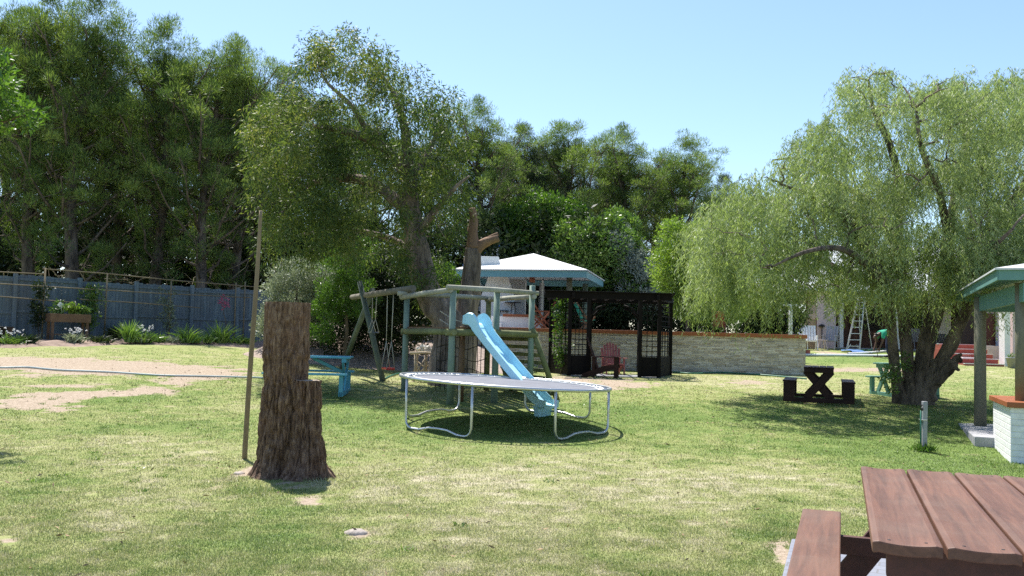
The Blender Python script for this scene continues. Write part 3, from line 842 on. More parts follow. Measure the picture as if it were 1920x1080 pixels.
# -- weeping pepper tree
def pepper_tree():
    rng = np.random.default_rng(77)
    base = gpx(1704, 757); D = base.y
    def A(l): return [at(q[0] - 2, q[1], D + (q[2] if len(q) > 2 else 0)) for q in l]
    t = thing('pepper_tree', 'wide weeping pepper tree with fine pale green foliage and several dark trunks', 'tree', base)
    mb = MB(base)
    paths = [
        (A([(1690, 765), (1683, 715), (1677, 660), (1670, 590, -.2), (1655, 520, -.5), (1625, 460, -.8), (1580, 400, -1), (1530, 370, -1.2), (1465, 345, -1.3)]), [.18, .11, .095, .10, .10, .10, .08, .06, .02]),
        (A([(1708, 765), (1706, 700), (1701, 650), (1695, 580, .3), (1690, 490, .5), (1686, 410, .6), (1690, 345, .5), (1668, 265, .3), (1640, 205, .2), (1630, 150, .1)]), [.19, .13, .115, .115, .115, .10, .09, .07, .045, .02]),
        (A([(1728, 765), (1731, 705), (1738, 645), (1757, 585), (1774, 515, .2), (1782, 430, .4), (1802, 330, .5), (1812, 240, .4), (1792, 165, .3)]), [.26, .20, .17, .145, .13, .115, .09, .06, .02]),
        (A([(1735, 750), (1758, 695, -.2), (1788, 640, -.4), (1814, 580, -.5), (1832, 500, -.6), (1872, 420, -.8), (1925, 340, -1), (1960, 250, -1)]), [.19, .14, .125, .115, .10, .08, .06, .02]),
        (A([(1658, 535, -.4), (1600, 515, .3), (1540, 490, 1), (1480, 478, 1.5), (1410, 470, 1.8), (1350, 480, 1.9)]), [.11, .09, .07, .06, .04, .015]),
        (A([(1690, 480, .5), (1640, 385, 1.2), (1575, 345, 1.7), (1510, 300, 2), (1450, 300, 2)]), [.10, .08, .06, .04, .015]),
        (A([(1775, 520, .2), (1850, 440, 1.3), (1910, 360, 1.8), (1980, 320, 2)]), [.11, .08, .05, .02]),
        (A([(1655, 525, -.5), (1590, 470, -2), (1520, 470, -2.8), (1450, 500, -3)]), [.09, .06, .04, .015]),
        (A([(1780, 440, .4), (1760, 350, -1.4), (1730, 280, -2), (1720, 200, -2)]), [.09, .07, .05, .02]),
        (A([(1830, 510, -.5), (1860, 470, -2), (1900, 430, -2.6)]), [.08, .05, .02])]
    for k, (p, r) in enumerate(paths): knobbly(p, r, rng, 6, 18, .26 if k < 4 else .16, mb, 20 + k)
    tr = mb
    skel = densify([p[3:] for p, r in paths[:4]] + [p for p, r in paths[4:]])
    ells = [(1480, 385, 130, 90), (1400, 420, 95, 90), (1345, 450, 60, 90), (1600, 310, 140, 105), (1645, 185, 100, 62), (1630, 150, 50, 28), (1790, 165, 60, 30), (1900, 160, 60, 30), (1530, 280, 80, 45), (1770, 250, 120, 110), (1880, 225, 120, 100),
            (1965, 330, 110, 170), (1750, 400, 210, 100), (1580, 455, 150, 70), (1420, 490, 100, 45), (1850, 450, 130, 60), (1700, 500, 130, 50), (1360, 510, 60, 50), (1335, 490, 55, 70), (1450, 528, 80, 28), (1550, 528, 80, 28), (1660, 528, 70, 25), (1770, 512, 90, 36), (1880, 500, 90, 50), (1950, 480, 60, 60)]
    cs = blob_clumps(ells, D, 2.9, 730, rng, .35)
    twigs(mb, cs, skel, rng, .030)
    mb.build('trunk', 'bark_dark', t)
    # the thick sawn limb low on the right
    m2 = MB(base)
    knobbly(A([(1735, 750), (1748, 722, -.2), (1768, 700, -.4), (1790, 680, -.5), (1803, 671, -.5)]), [.16, .13, .11, .10, .045], rng, 7, 16, .75, m2, 91)
    knobbly(A([(1775, 694, -.4), (1792, 690, -.6), (1800, 694, -.7)]), [.06, .045, .03], rng, 5, 10, .6, m2, 92)
    knobbly(A([(1788, 682, -.5), (1796, 668, -.5), (1806, 664, -.55)]), [.055, .045, .02], rng, 5, 10, .6, m2, 93)
    m2.build('broken_limb', 'bark_dark', t)
    # strands
    ns = 16; n = len(cs) * ns; cnt = 26
    S = np.repeat(cs, ns, 0) + ball(n, rng) * np.array([.36, .36, .24])
    az = rng.uniform(0, 2 * np.pi, n); o = np.stack([np.cos(az), np.sin(az), 0 * az], 1)
    Ls = rng.uniform(.22, .6, n) * (1 + .9 * (np.repeat(rng.random(len(cs)), ns) > .6)); sp = rng.uniform(.08, .35, n)
    tt = np.linspace(0.02, 1, cnt)
    P = S[:, None, :] + o[:, None, :] * (sp[:, None] * (1 - (1 - tt[None]) ** 2))[:, :, None]
    P[:, :, 2] += (Ls[:, None] * (.10 * np.sin(np.pi * np.minimum(1, tt * 1.4))[None] - tt[None] ** 1.25))
    P = P.reshape(-1, 3) + rng.normal(size=(n * cnt, 3)) * .015
    side = unit(rng.normal(size=(n * cnt, 3)) * np.array([1, 1, .3]))
    Dv = unit(side * .75 + np.array([0, 0, -.85]))
    V, Q = leaf_arrays(P, Dv, rng.uniform(.07, .13, n * cnt), rng.uniform(.012, .020, n * cnt), rng)
    np_mesh('crown', V - np.array(base), Q, MATS['leaf_pepper'], t)
    # sprouts round the foot of the trunks
    cs2 = blob_clumps([(1672, 715, 14, 30), (1694, 690, 10, 26)], D - .3, .25, 14, rng)
    V, Q = leaf_cloud(cs2, np.full(len(cs2), .12), 40, .06, .03, rng)
    setting(np_mesh('sprouts', V - np.array(base), Q, MATS['leaf_mid'], t), 'stuff')
pepper_tree()

def bush(name, label, cat, ells, D, depth, n, mat, r=(.25, .5), cnt=130, L=.10, W=.04, trunk=.06, seed=0, basepx=None, up=.15, group=None, sq=.8, bark='bark_dark', shell=.4, droop=0):
    rng = np.random.default_rng(seed + 100)
    cs = blob_clumps(ells, D, depth, n, rng, shell)
    bx = basepx if basepx else sum(e[0] for e in ells) / len(ells)
    p = at(bx, 640, D); base = Vector((p.x, p.y, G(p.x, p.y) - .03))
    cs[:, 2] = np.maximum(cs[:, 2], gz(cs[:, 0], cs[:, 1]) + .08)
    rs = rng.uniform(r[0], r[1], len(cs))
    t = thing(name, label, cat, base, 0, group)
    mb = MB(base)
    top = cs[:, 2].max()
    stem = [(base.x, base.y, base.z)] + [(base.x + rng.normal() * .06, base.y + rng.normal() * .06, base.z + (top - base.z) * f) for f in (.3, .6, .85)]
    mb.tube(stem, [trunk, trunk * .8, trunk * .5, trunk * .2], 7)
    twigs(mb, cs[::2], densify([stem]), rng, max(.008, trunk * .2), 4)
    mb.build('trunk', bark, t)
    V, Q = leaf_cloud(cs, rs, cnt, L, W, rng, sq, up=up, droop=droop)
    V[:, 2] = np.maximum(V[:, 2], base.z + .0)
    np_mesh('crown', V - np.array(base), Q, MATS[mat], t)
    return t
bush('rounded_shrub', 'rounded grey green shrub at the right end of the wooden fence', 'shrub', [(560, 570, 68, 70), (520, 600, 35, 45), (600, 530, 45, 42), (550, 510, 40, 25)], 26.5, 1.2, 150, 'leaf_grey', (.2, .38), 200, .07, .03, seed=1)
bush('feathery_shrub', 'bright green feathery shrub between the grey green shrub and the swing frame', 'shrub', [(640, 520, 42, 66), (608, 600, 28, 42), (670, 475, 30, 42), (682, 560, 26, 50), (628, 560, 26, 36)], 24.6, .9, 105, 'leaf_bright', (.14, .32), 170, .08, .025, seed=2, basepx=645, up=.6)
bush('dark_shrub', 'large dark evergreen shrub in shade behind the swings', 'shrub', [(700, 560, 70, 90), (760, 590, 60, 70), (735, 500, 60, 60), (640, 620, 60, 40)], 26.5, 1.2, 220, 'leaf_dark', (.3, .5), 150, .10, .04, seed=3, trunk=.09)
bush('leafy_shrub', 'fresh green leafy shrub between the gum tree trunk and the pruned trunk', 'shrub', [(838, 575, 28, 50), (828, 530, 22, 30)], 25.5, .7, 90, 'leaf_bright', (.16, .32), 150, .09, .04, seed=4)
bush('laurel_tree', 'glossy mid green broadleaf tree rising right behind the white pavilion roof', 'tree', [(1110, 500, 85, 70), (1150, 470, 50, 70), (1090, 450, 50, 40), (1180, 540, 60, 55)], 38, 1.8, 300, 'leaf_mid', (.28, .55), 170, .15, .07, seed=5, trunk=.14, basepx=1130)
bush('laurel_tree', 'paler broadleaf tree above the pavilion peak, left of the glossy one', 'tree', [(1010, 420, 65, 60), (960, 440, 50, 60), (1040, 460, 60, 40), (1060, 410, 45, 35)], 40, 1.8, 240, 'leaf_bright', (.28, .55), 150, .15, .07, seed=6, trunk=.14, basepx=1000)
bush('silver_tree', 'silvery grey leaved small tree between the glossy broadleaf tree and the yellow green tree', 'tree', [(1190, 520, 35, 55), (1165, 460, 16, 35), (1215, 560, 30, 40)], 37, .9, 110, 'leaf_silver', (.2, .4), 170, .10, .05, seed=7, trunk=.08, basepx=1195)
bush('yellow_green_tree', 'light yellow green tree on the terrace just left of the pepper tree', 'tree', [(1275, 520, 48, 70), (1260, 460, 28, 50), (1310, 500, 45, 80), (1330, 580, 70, 30), (1380, 560, 50, 35)], 31, 1.3, 260, 'leaf_yellow', (.2, .42), 160, .10, .04, seed=8, trunk=.10, basepx=1290, droop=.3)
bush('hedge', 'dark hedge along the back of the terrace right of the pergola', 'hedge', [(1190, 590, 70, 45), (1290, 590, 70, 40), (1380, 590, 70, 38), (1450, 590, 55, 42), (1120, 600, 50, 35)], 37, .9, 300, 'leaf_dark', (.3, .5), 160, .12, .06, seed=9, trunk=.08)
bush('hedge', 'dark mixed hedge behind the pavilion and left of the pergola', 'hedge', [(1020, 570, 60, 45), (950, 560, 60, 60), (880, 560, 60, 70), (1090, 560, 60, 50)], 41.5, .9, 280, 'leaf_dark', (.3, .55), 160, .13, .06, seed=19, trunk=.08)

def near_tree():
    rng = np.random.default_rng(5)
    D = 12.0
    base = Vector((-9.6, 12.5, G(-9.6, 12.5)))
    t = thing('broadleaf_tree', 'near broadleaf tree, only its leafy branch tips in view at the left edge', 'tree', base)
    mb = MB(base)
    trunk = [base, base + Vector((.1, 0, 1.4)), base + Vector((.3, -.1, 2.6)), base + Vector((.9, -.1, 3.6)), base + Vector((1.6, -.2, 4.1))]
    knobbly(trunk, [.22, .18, .15, .1, .06], rng, 4, 10, .12, mb, 5)
    br = [trunk[3], at(-80, 260, D), at(10, 225, D), at(45, 215, D)]; knobbly(br, [.07, .05, .03, .01], rng, 4, 6, .1, mb, 6)
    br2 = [trunk[4], at(-60, 150, D), at(0, 150, D), at(30, 160, D)]; knobbly(br2, [.06, .04, .02, .01], rng, 4, 6, .1, mb, 7)
    cs = blob_clumps([(5, 165, 45, 40), (30, 215, 50, 22), (-60, 180, 70, 80), (-10, 110, 30, 50), (-130, 150, 100, 110), (0, 45, 12, 40)], D, .7, 100, rng, .2)
    twigs(mb, cs, densify([br, br2, trunk[3:]]), rng, .01)
    mb.build('trunk', 'bark_euc', t)
    V, Q = leaf_cloud(cs, rng.uniform(.10, .22, len(cs)), 75, .085, .034, rng, .8, up=.1)
    np_mesh('crown', V - np.array(base), Q, MATS['leaf_bright'], t)
near_tree()

def understory():
    rng = np.random.default_rng(55)
    n = 1500
    xs_ = rng.uniform(-40, 3, n); ys_ = rng.uniform(36.5, 46, n)
    zz = gz(xs_, ys_) + rng.random(n) ** 1.3 * 5.2
    cs = np.stack([xs_, ys_, zz], 1)
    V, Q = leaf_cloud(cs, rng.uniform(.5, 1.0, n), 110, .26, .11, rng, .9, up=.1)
    o = np_mesh('undergrowth', V, Q, MATS['leaf_dark']); setting(o, 'stuff')
    mb = MB()
    for k in range(90):
        x0 = rng.uniform(-20, -7); y0 = rng.uniform(33.5, 36.5); z0 = G(x0, y0) + rng.uniform(.6, 2.6)
        d = rng.normal(size=3) * np.array([1, .3, .7]); d /= np.linalg.norm(d); L = rng.uniform(.5, 1.6)
        a = np.array([x0, y0, z0]); b = a + d * L
        mb.tube(wiggle(a, b, 5, .08, rng, -.1), [.022, .017, .012, .009, .005], 4, caps=False)
        c = a + (b - a) * .5; mb.tube(wiggle(c, c + rng.normal(size=3) * .35, 4, .04, rng), [.012, .009, .006, .004], 3, caps=False)
    o = mb.build('dry_brush', 'raw_stick'); setting(o, 'stuff')
understory()

# ---------------------------------------------------------------- helpers
def atz(px, py, z):
    r = ray(px, py); return Vector(CAM + r * ((z - CAM[2]) / r[2]))
def part(name, mat, parent, fn, bevel=0, label=None, origin=None):
    m = MB(origin if origin is not None else (0, 0, 0)); fn(m)
    o = m.build(name, mat, parent, bevel=bevel)
    if label: o['label'] = label
    return o

# ---------------------------------------------------------------- stump and leaning pole
def stump():
    base = gpx(532, 893); base.y += .05
    t = thing('tree_stump', 'tall sawn off tree stump with rough furrowed bark on the near lawn', 'tree stump', base)
    def column(name, cx, cy, H, prof, seed, flare, cap, tilt=0, nth=340, nz=240):
        th = np.linspace(0, 2 * np.pi, nth, endpoint=False)
        zz = np.concatenate([[-.08], np.linspace(0, H, nz)])
        T, Z = np.meshgrid(th, zz)
        R = np.interp(Z, [p[0] for p in prof], [p[1] for p in prof])
        low = (fbm(np.cos(T) * 1.1 + 3, np.sin(T) * 1.1 + 3, Z * .8, seed, 3) - .5) * .16
        root = np.exp(-Z / .13) * flare * (.5 + fbm(np.cos(T) * 2.2 + 9, np.sin(T) * 2.2 + 9, 0 * Z, seed + 5, 2) * 1.6)
        u = T * 7.5
        warp = fbm(np.cos(T) * 3 + 3, np.sin(T) * 3 + 3, Z * 3.2, seed + 2, 3) * 3.2
        rid = np.abs(vnoise((np.cos(T) * 6 + 20) + warp * .3, np.sin(T) * 6 + 20 + warp * .3, Z * 3.6, seed + 7) - .5) * 2
        rid2 = np.abs(vnoise(np.cos(T) * 12 + 30 + warp * .4, np.sin(T) * 12 + 30, Z * 8.0, seed + 8) - .5) * 2
        bark = -(1 - np.clip(rid * 2.2, 0, 1)) * .036 - (1 - np.clip(rid2 * 2.2, 0, 1)) * .018 + fbm(np.cos(T) * 12, np.sin(T) * 12, Z * 14, seed + 9, 2) * .012
        edge = 1 - .0 * Z
        if name == 'trunk':
            R = R - .10 * np.exp(-((np.mod(T, 2 * np.pi) - 4.95) / .28) ** 2 - ((Z - .08) / .16) ** 2) + .022 * np.exp(-((Z - 1.25) / .05) ** 2) * (vnoise(np.cos(T) * 3, np.sin(T) * 3, 0 * Z, 33))
        bark = bark * np.clip(.55 + 1.2 * (1.35 - Z), .45, 1.0)
        R = R * (1 + low) + root + bark
        Xv = cx + np.cos(T) * R + tilt * Z; Yv = cy + np.sin(T) * R
        top = H + (fbm(np.cos(th) * 4, np.sin(th) * 4, 0, seed + 3, 3) - .5) * .012
        Zv = Z.copy(); Zv[-1] = top; Zv[-2] = np.minimum(Zv[-2], top - .01)
        V = np.stack([Xv, Yv, Zv], -1).reshape(-1, 3)
        n0 = len(zz); idx = np.arange(n0 * nth).reshape(n0, nth); nx_ = np.roll(idx, -1, 1)
        Q = np.stack([idx[:-1], nx_[:-1], nx_[1:], idx[1:]], -1).reshape(-1, 4)
        o = np_mesh(name, V, Q, MATS['bark_stump'], t, smooth=True)
        # sawn top face, slightly dished
        m = MB(); rim = V.reshape(n0, nth, 3)[-1]; c = rim.mean(0); c[2] = H - .012
        rings = [rim * (1 - f) + c * f for f in (0, .12, .5)]
        vs_ = [tuple(p) for r in rings for p in r] + [tuple(c)]
        fs_ = [(i * nth + k, i * nth + (k + 1) % nth, (i + 1) * nth + (k + 1) % nth, (i + 1) * nth + k) for i in range(2) for k in range(nth)]
        fs_ += [(2 * nth + k, 2 * nth + (k + 1) % nth, 3 * nth) for k in range(nth)]
        m.add(vs_, fs_, False); m.build(cap, 'cut_wood', t)
        return o
    s = base.y / F
    column('trunk', -.04, 0, 1.80, [(-.1, .27), (0, .255), (.35, .246), (.9, .240), (1.8, .243)], 4, .075, 'cut_top')
    column('side_trunk', .262, -.13, 1.00, [(-.1, .23), (0, .195), (.3, .165), (.8, .148), (1.02, .142)], 14, .07, 'cut_top', tilt=-.04, nth=220, nz=150)
def stump_mats():
    m = bpy.data.materials.new('bark_stump'); nt, bs = nodes_of(m)
    v = texco(nt, (1, 1, .35)); n = noise(nt, v, 24, 6, .7, .6); n2 = noise(nt, texco(nt), 3.5, 4, .6); f = noise(nt, texco(nt), 90, 3, .6)
    c = ramp(nt, mth(nt, 'ADD', mth(nt, 'MULTIPLY', n, .75), mth(nt, 'MULTIPLY', f, .25)), [(.35, (.045, .026, .016)), (.5, (.16, .100, .068)), (.66, (.34, .238, .17))])
    c = mixc(nt, mth(nt, 'MULTIPLY', mth(nt, 'SUBTRACT', n2, .5, True), 1.6, True), c, (.20, .10, .06))
    geo = nt.nodes.new('ShaderNodeNewGeometry')
    nt.links.new(c, bs.inputs['Base Color']); bs.inputs['Roughness'].default_value = .92; bs.inputs['Specular IOR Level'].default_value = .2
    bump(nt, bs, n, 1.0, .03); MATS['bark_stump'] = m
    m = bpy.data.materials.new('cut_wood'); nt, bs = nodes_of(m)
    tc = nt.nodes.new('ShaderNodeTexCoord'); w = nt.nodes.new('ShaderNodeTexWave'); w.wave_type = 'RINGS'; w.rings_direction = 'Z'
    w.inputs['Scale'].default_value = 14; w.inputs['Distortion'].default_value = 2; nt.links.new(tc.outputs['Object'], w.inputs['Vector'])
    nt.links.new(ramp(nt, w.outputs['Fac'], [(0, (.34, .26, .19)), (1, (.52, .43, .33))]), bs.inputs['Base Color']); bs.inputs['Roughness'].default_value = .9
    MATS['cut_wood'] = m
stump_mats(); stump()

def lean_pole():
    a = gpx(458, 862); D = a.y
    p = [at(458, 866, D), at(467, 720, D - .03), at(476, 600, D - .06), at(483, 500, D - .02), at(489, 395, D + .03)]
    m = MB(a); pts, rr = smooth_path(p, [.030, .029, .027, .024, .018], 5)
    m.tube(pts, rr, 10); o = m.build('wooden_pole', 'pole_brown')
    tag(o, 'long thin wooden pole standing upright beside the tall stump', 'pole')
lean_pole()

def chunk():
    for px, py, s, lab in ((668, 1002, .062, 'weathered flat root knob poking out of the lawn right of the stump'), (448, 889, .05, 'small grey rock in the bare soil at the left foot of the stump')):
        c = gpx(px, py); m = MB(c); n = 12
        rng = np.random.default_rng(int(px))
        vs_ = []; fs_ = []
        for i, (r, z) in enumerate(((1, -.2), (.95, .15), (.7, .38), (.3, .48))):
            for k in range(n):
                a = 2 * math.pi * k / n; q = r * s * rng.uniform(.8, 1.2)
                vs_.append(c + Vector((q * 1.3 * math.cos(a), q * math.sin(a), z * s * rng.uniform(.8, 1.2))))
        for i in range(3): fs_ += [(i * n + k, i * n + (k + 1) % n, (i + 1) * n + (k + 1) % n, (i + 1) * n + k) for k in range(n)]
        fs_.append(tuple(range(3 * n, 4 * n)))
        m.add(vs_, fs_, True); tag(m.build('root_knob' if px == 668 else 'rock', 'paver_rock'), lab, 'root' if px == 668 else 'rock')
chunk()

# ---------------------------------------------------------------- trampoline
def trampoline():
    c = Vector((-.065, 14.8, 0)); R = 1.70
    zc = .775; tilt = -.14 / 3.4
    base = Vector((c.x, c.y, G(c.x, c.y)))
    t = thing('trampoline', 'large round trampoline with dark mat and galvanised legs in mid lawn', 'trampoline', base)
    def rim(a, r=R, dz=0): return Vector((c.x + r * math.cos(a), c.y + r * math.sin(a), zc + tilt * r * math.cos(a) + dz))
    m = MB(base); n = 96
    pts = [rim(2 * math.pi * k / n) for k in range(n + 1)]
    m.tube(pts, .026, 10, caps=False); m.build('frame_ring', 'steel', t)
    m = MB(base); r0 = R - .22
    vs_ = [rim(0, 0, -.045)]
    for f, dz in ((.5, -.04), (1, -.012)):
        vs_ += [rim(2 * math.pi * k / n, r0 * f, dz) for k in range(n)]
    fs_ = [(0, 1 + k, 1 + (k + 1) % n) for k in range(n)] + [(1 + k, 1 + n + k, 1 + n + (k + 1) % n, 1 + (k + 1) % n) for k in range(n)]
    m.add(vs_, fs_, True); mat_ = m.build('mat', 'tramp_mat', t)
    m = MB(base); m.tube([rim(2 * math.pi * k / n, r0 + .005, -.006) for k in range(n + 1)], .013, 6, caps=False); m.build('mat_trim', 'pad_white', t)
    ns = 72; sp = None
    for k in range(ns):
        a = 2 * math.pi * (k + .5) / ns
        p = rim(a, r0 + .01, -.004) - base; q = rim(a, R - .02, .004) - base
        if sp is None:
            m = MB(); L = (q - p).length
            m.tube([(0, 0, 0), (L * .15, 0, 0)], .004, 5); m.tube([(L * .15, 0, 0), (L * .85, 0, 0)], .013, 6); m.tube([(L * .85, 0, 0), (L, 0, 0)], .004, 5)
            sp = m.build('spring', 'steel', t); o = sp
        else:
            o = sp.copy(); COL.objects.link(o); o.parent = t
        o.location = p; o.rotation_euler = (q - p).to_track_quat('X', 'Z').to_euler()
    for a0, a1 in ((207, 254), (296, 343), (31, 78), (119, 166)):
        A_, B_ = rim(math.radians(a0)), rim(math.radians(a1)); mid = rim(math.radians((a0 + a1) / 2), R * .90)
        ga, gb, gm = (Vector((p.x, p.y, G(p.x, p.y) + .025)) for p in (A_, B_, mid))
        ab = (gb - ga).normalized(); u = Vector((0, 0, 1)); r = .13
        path = [A_ + Vector((0, 0, -.02)), A_.lerp(ga, .5), ga + u * r]
        path += [ga + u * r * (1 - math.sin(f)) + ab * r * (1 - math.cos(f)) for f in (.5, 1.05, 1.57)]
        am = ga.lerp(gm, .42); bm_ = gb.lerp(gm, .42)
        path += [am, ga.lerp(gm, .72) + u * .045, gm + u * .05, gb.lerp(gm, .72) + u * .045, bm_]
        path += [gb + u * r * (1 - math.sin(f)) - ab * r * (1 - math.cos(f)) for f in (1.57, 1.05, .5)]
        path += [gb + u * r, B_.lerp(gb, .5), B_ + Vector((0, 0, -.02))]
        m = MB(base); m.tube(path, .0205, 10); m.build('leg', 'steel', t)
trampoline()

# ---------------------------------------------------------------- climbing frame, slide and swings
def tower():
    P2 = Vector((-1.10, 17.0, 0)); P1 = Vector((-2.22, 19.2, 0)); P4 = Vector((.40, 17.75, 0)); P3 = P2.lerp(P4, .545); P5 = Vector((-.50, 19.75, 0))
    base = Vector((-.9, 18.4, G(-.9, 18.4)))
    t = thing('play_tower', 'wooden pole play tower with blue slide and swing beam behind the trampoline', 'climbing frame', base)
    FL = 1.66; RH = 2.34
    def post(p, top, r=.062, mat='pole_green', lx=0):
        m = MB(base); g = G(p.x, p.y) - .05
        m.tube([(p.x - lx, p.y, g), (p.x - lx * .5, p.y, (g + top) / 2), (p.x, p.y, top)], [r * 1.08, r, r * .95], 12); m.build('post', mat, t)
    post(P2, 2.38); post(P1, 2.30); post(P3, 2.44); post(P4, 2.52, .058); post(P5, 2.30, .06, 'pole_mossy'); post(P1.lerp(P5, .55) + Vector((0, .05, 0)), FL, .055, 'pole_mossy'); post(P2.lerp(P5, .12) + Vector((.1, .12, 0)), FL + .02, .055, 'wood_brown')
    def rail(a, b, z0, z1, r=.05, mat='pole_grey', e=.15, name='rail'):
        d = (b - a).normalized(); a2 = a - d * e; b2 = b + d * e
        m = MB(base); m.tube([(a2.x, a2.y, z0), ((a2.x + b2.x) / 2, (a2.y + b2.y) / 2, (z0 + z1) / 2 + .01), (b2.x, b2.y, z1)], [r, r * 1.05, r * .93], 10); return m.build(name, mat, t)
    o = Vector((0, -.07, 0))
    rail(P2 + o, P4 + o, 2.40, 2.37, .048, e=.13)
    rail(P1 + Vector((-.08, 0, 0)), P2 + Vector((-.08, 0, 0)), 2.28, 2.35, .052, e=.10)
    rail(P1, P5, 2.36, 2.33, .05, e=.2); rail(P5, P4, 2.29, 2.30, .048, e=.12)
    # platform: half-log bearers and dark boards
    rail(P2 + o, P4 + o, FL - .10, FL - .10, .066, 'pole_mossy', .12, 'bearer'); rail(P1 + o, P2 + o, FL - .10, FL - .10, .06, 'pole_mossy', .12, 'bearer'); rail(P1, P5, FL - .10, FL - .10, .06, 'pole_mossy', .1, 'bearer')
    rail(P5, P4, FL - .10, FL - .10, .06, 'pole_mossy', .1, 'bearer')
    nb = 11
    for i in range(nb):
        f0 = (i + .08) / nb; f1 = (i + .92) / nb
        a = P2.lerp(P4, f0); b = P2.lerp(P4, f1); c = P1.lerp(P5, f1); d = P1.lerp(P5, f0)
        m = MB(base); m.prism([(p.x, p.y, FL - .035 + .004 * (i % 3)) for p in (a, b, c, d)], (0, 0, .035)); m.build('deck_board', 'wood_brown', t)
    # log ladder on the right side (steps run front to back)
    out = (P4 - P2).normalized()
    ns = 8
    bot = .52
    for i in range(ns):
        f = (i + .5) / ns
        z = FL - .12 - f * (FL - .12 - .32); a = P4 + out * (f * bot + .05); b = P5 + out * (f * bot + .05)
        a = a.lerp(b, .04); b = a.lerp(b, .96)
        m = MB(base); m.beam((a.x, a.y, z), (b.x, b.y, z), .13, .075); m.build('step', 'pole_mossy', t, bevel=.02)
    for p, e in ((P4, .0), (P5, .0)):
        a = p + out * .02; b = p + out * (bot + .1)
        m = MB(base); m.tube([(a.x, a.y - .05, FL + .02), (b.x, b.y - .05, G(b.x, b.y))], .055, 9); m.build('ladder_rail', 'pole_mossy', t)
        for i in range(5):
            pass
    # slide
    a = P2.lerp(P4, .29); a = Vector((a.x, a.y - .10, 0)); b = Vector((.65, 15.95, 0))
    d = (b - a); L = d.length; d.normalize(); s = Vector((-d.y, d.x, 0)); s = -s if s.x < 0 else s
    zg = G(b.x, b.y)
    prof = [(-.14, FL + .10), (.0, FL + .085), (.09, FL + .02), (.20, FL - .10), (L * .5, (FL + zg) / 2 + .085), (L * .82, zg + .40), (L * .92, zg + .265), (L * .99, zg + .215), (L * 1.07, zg + .20)]
    pr, _ = smooth_path([(q[0], 0, q[1]) for q in prof], [1] * len(prof), 5)
    hw = .165
    sec = [(-hw - .035, -.03), (-hw - .035, .105), (-hw - .005, .115), (-hw + .02, .0), (-hw + .06, -.012), (hw - .06, -.012), (hw - .02, .0), (hw + .005, .115), (hw + .035, .105), (hw + .035, -.03), (hw + .0, -.05), (-hw, -.05)]
    m = MB(base); vs_ = []; N = len(sec)
    for i, q in enumerate(pr):
        t0 = (pr[min(i + 1, len(pr) - 1)] - pr[max(i - 1, 0)]).normalized(); nrm = Vector((-t0.z, 0, t0.x))
        if nrm.z < 0: nrm = -nrm
        k = 1.0
        dist = q.x
        if dist < .28: k = 1.0 + .75 * math.exp(-((dist - .02) / .13) ** 2)      # raised ears at the top
        if dist > L * .95: k = .75
        for u, w in sec:
            ww = w * k if w > .05 else w
            fl = .0
            c_ = a + d * (q.x + nrm.x * ww) + s * (u * (1 + .10 * math.exp(-((dist + .1) / .15) ** 2)))
            vs_.append((c_.x, c_.y, q.z + nrm.z * ww))
    fs_ = [(i * N + k, i * N + (k + 1) % N, (i + 1) * N + (k + 1) % N, (i + 1) * N + k) for i in range(len(pr) - 1) for k in range(N)]
    fs_ += [tuple(range(N)), tuple((len(pr) - 1) * N + k for k in reversed(range(N)))]
    m.add(vs_, fs_, False)
    sl = m.build('slide', 'slide_blue', t)
    sl['label'] = 'light blue plastic slide'
    m = MB(base); e = a + d * (L * .93)
    m.prism([(e.x + s.x * u, e.y + s.y * u, zg - .02) for u in (-.16, .16)] + [(e.x + s.x * u, e.y + s.y * u, zg + .19) for u in (.21, -.21)], tuple(d * .10)); m.build('slide_foot', 'slide_blue', sl)
    # rope net under and above the deck on the far side
    m = MB(base); A0 = P1.lerp(P5, .38); A1 = P1.lerp(P5, .98); n = 12
    for i in range(n):
        p = A0.lerp(A1, i / (n - 1)); jx = .02 * math.sin(i * 5)
        m.tube([(p.x, p.y - .06, FL - .05), (p.x + jx, p.y - .05, .95), (p.x, p.y - .06, G(p.x, p.y) + .02)], .008, 4)
    for j in range(5):
        z = .5 + j * .25
        m.tube([(A0.lerp(A1, f).x, A0.lerp(A1, f).y - .065, z + .05 * math.sin(f * 9 + j * 2)) for f in np.linspace(0, 1, 12)], .008, 4)
    m.build('net', 'rope_dark', t)
    for z in (2.02, 1.84):
        m = MB(base); m.tube([(P1.lerp(P5, f).x, P1.lerp(P5, f).y, z - .22 * math.sin(math.pi * (f - .4) / .6)) for f in np.linspace(.4, 1, 12)], .014, 6); m.build('sagging_rope', 'rope_pale', t)
    # swing beam and A-frame
    dirb = (P1 - P2).normalized(); E = P1 + dirb * 3.25
    m = MB(base); st = P1 - dirb * .35
    m.tube([(st.x, st.y, 2.46), ((st.x + E.x) / 2, (st.y + E.y) / 2, 2.43), (E.x - .25, E.y + .3, 2.38)], [.07, .072, .065], 12); m.build('swing_beam', 'beam_shaded', t)
    ap = P1 + dirb * 2.85
    for px, py, tx, ty, nm in ((719, 715, 674, 528, 'swing_leg'), (641, 690, 699, 543, 'swing_leg')):
        g = gpx(px, py); D0 = g.y
        top = at(tx, ty, ap.y + (.15 if tx > 680 else -.1))
        m = MB(base); m.tube([(g.x, g.y, g.z - .05), tuple(g.lerp(top, .5)), tuple(top)], [.07, .066, .06], 12); m.build(nm, 'pole_green_shaded', t)
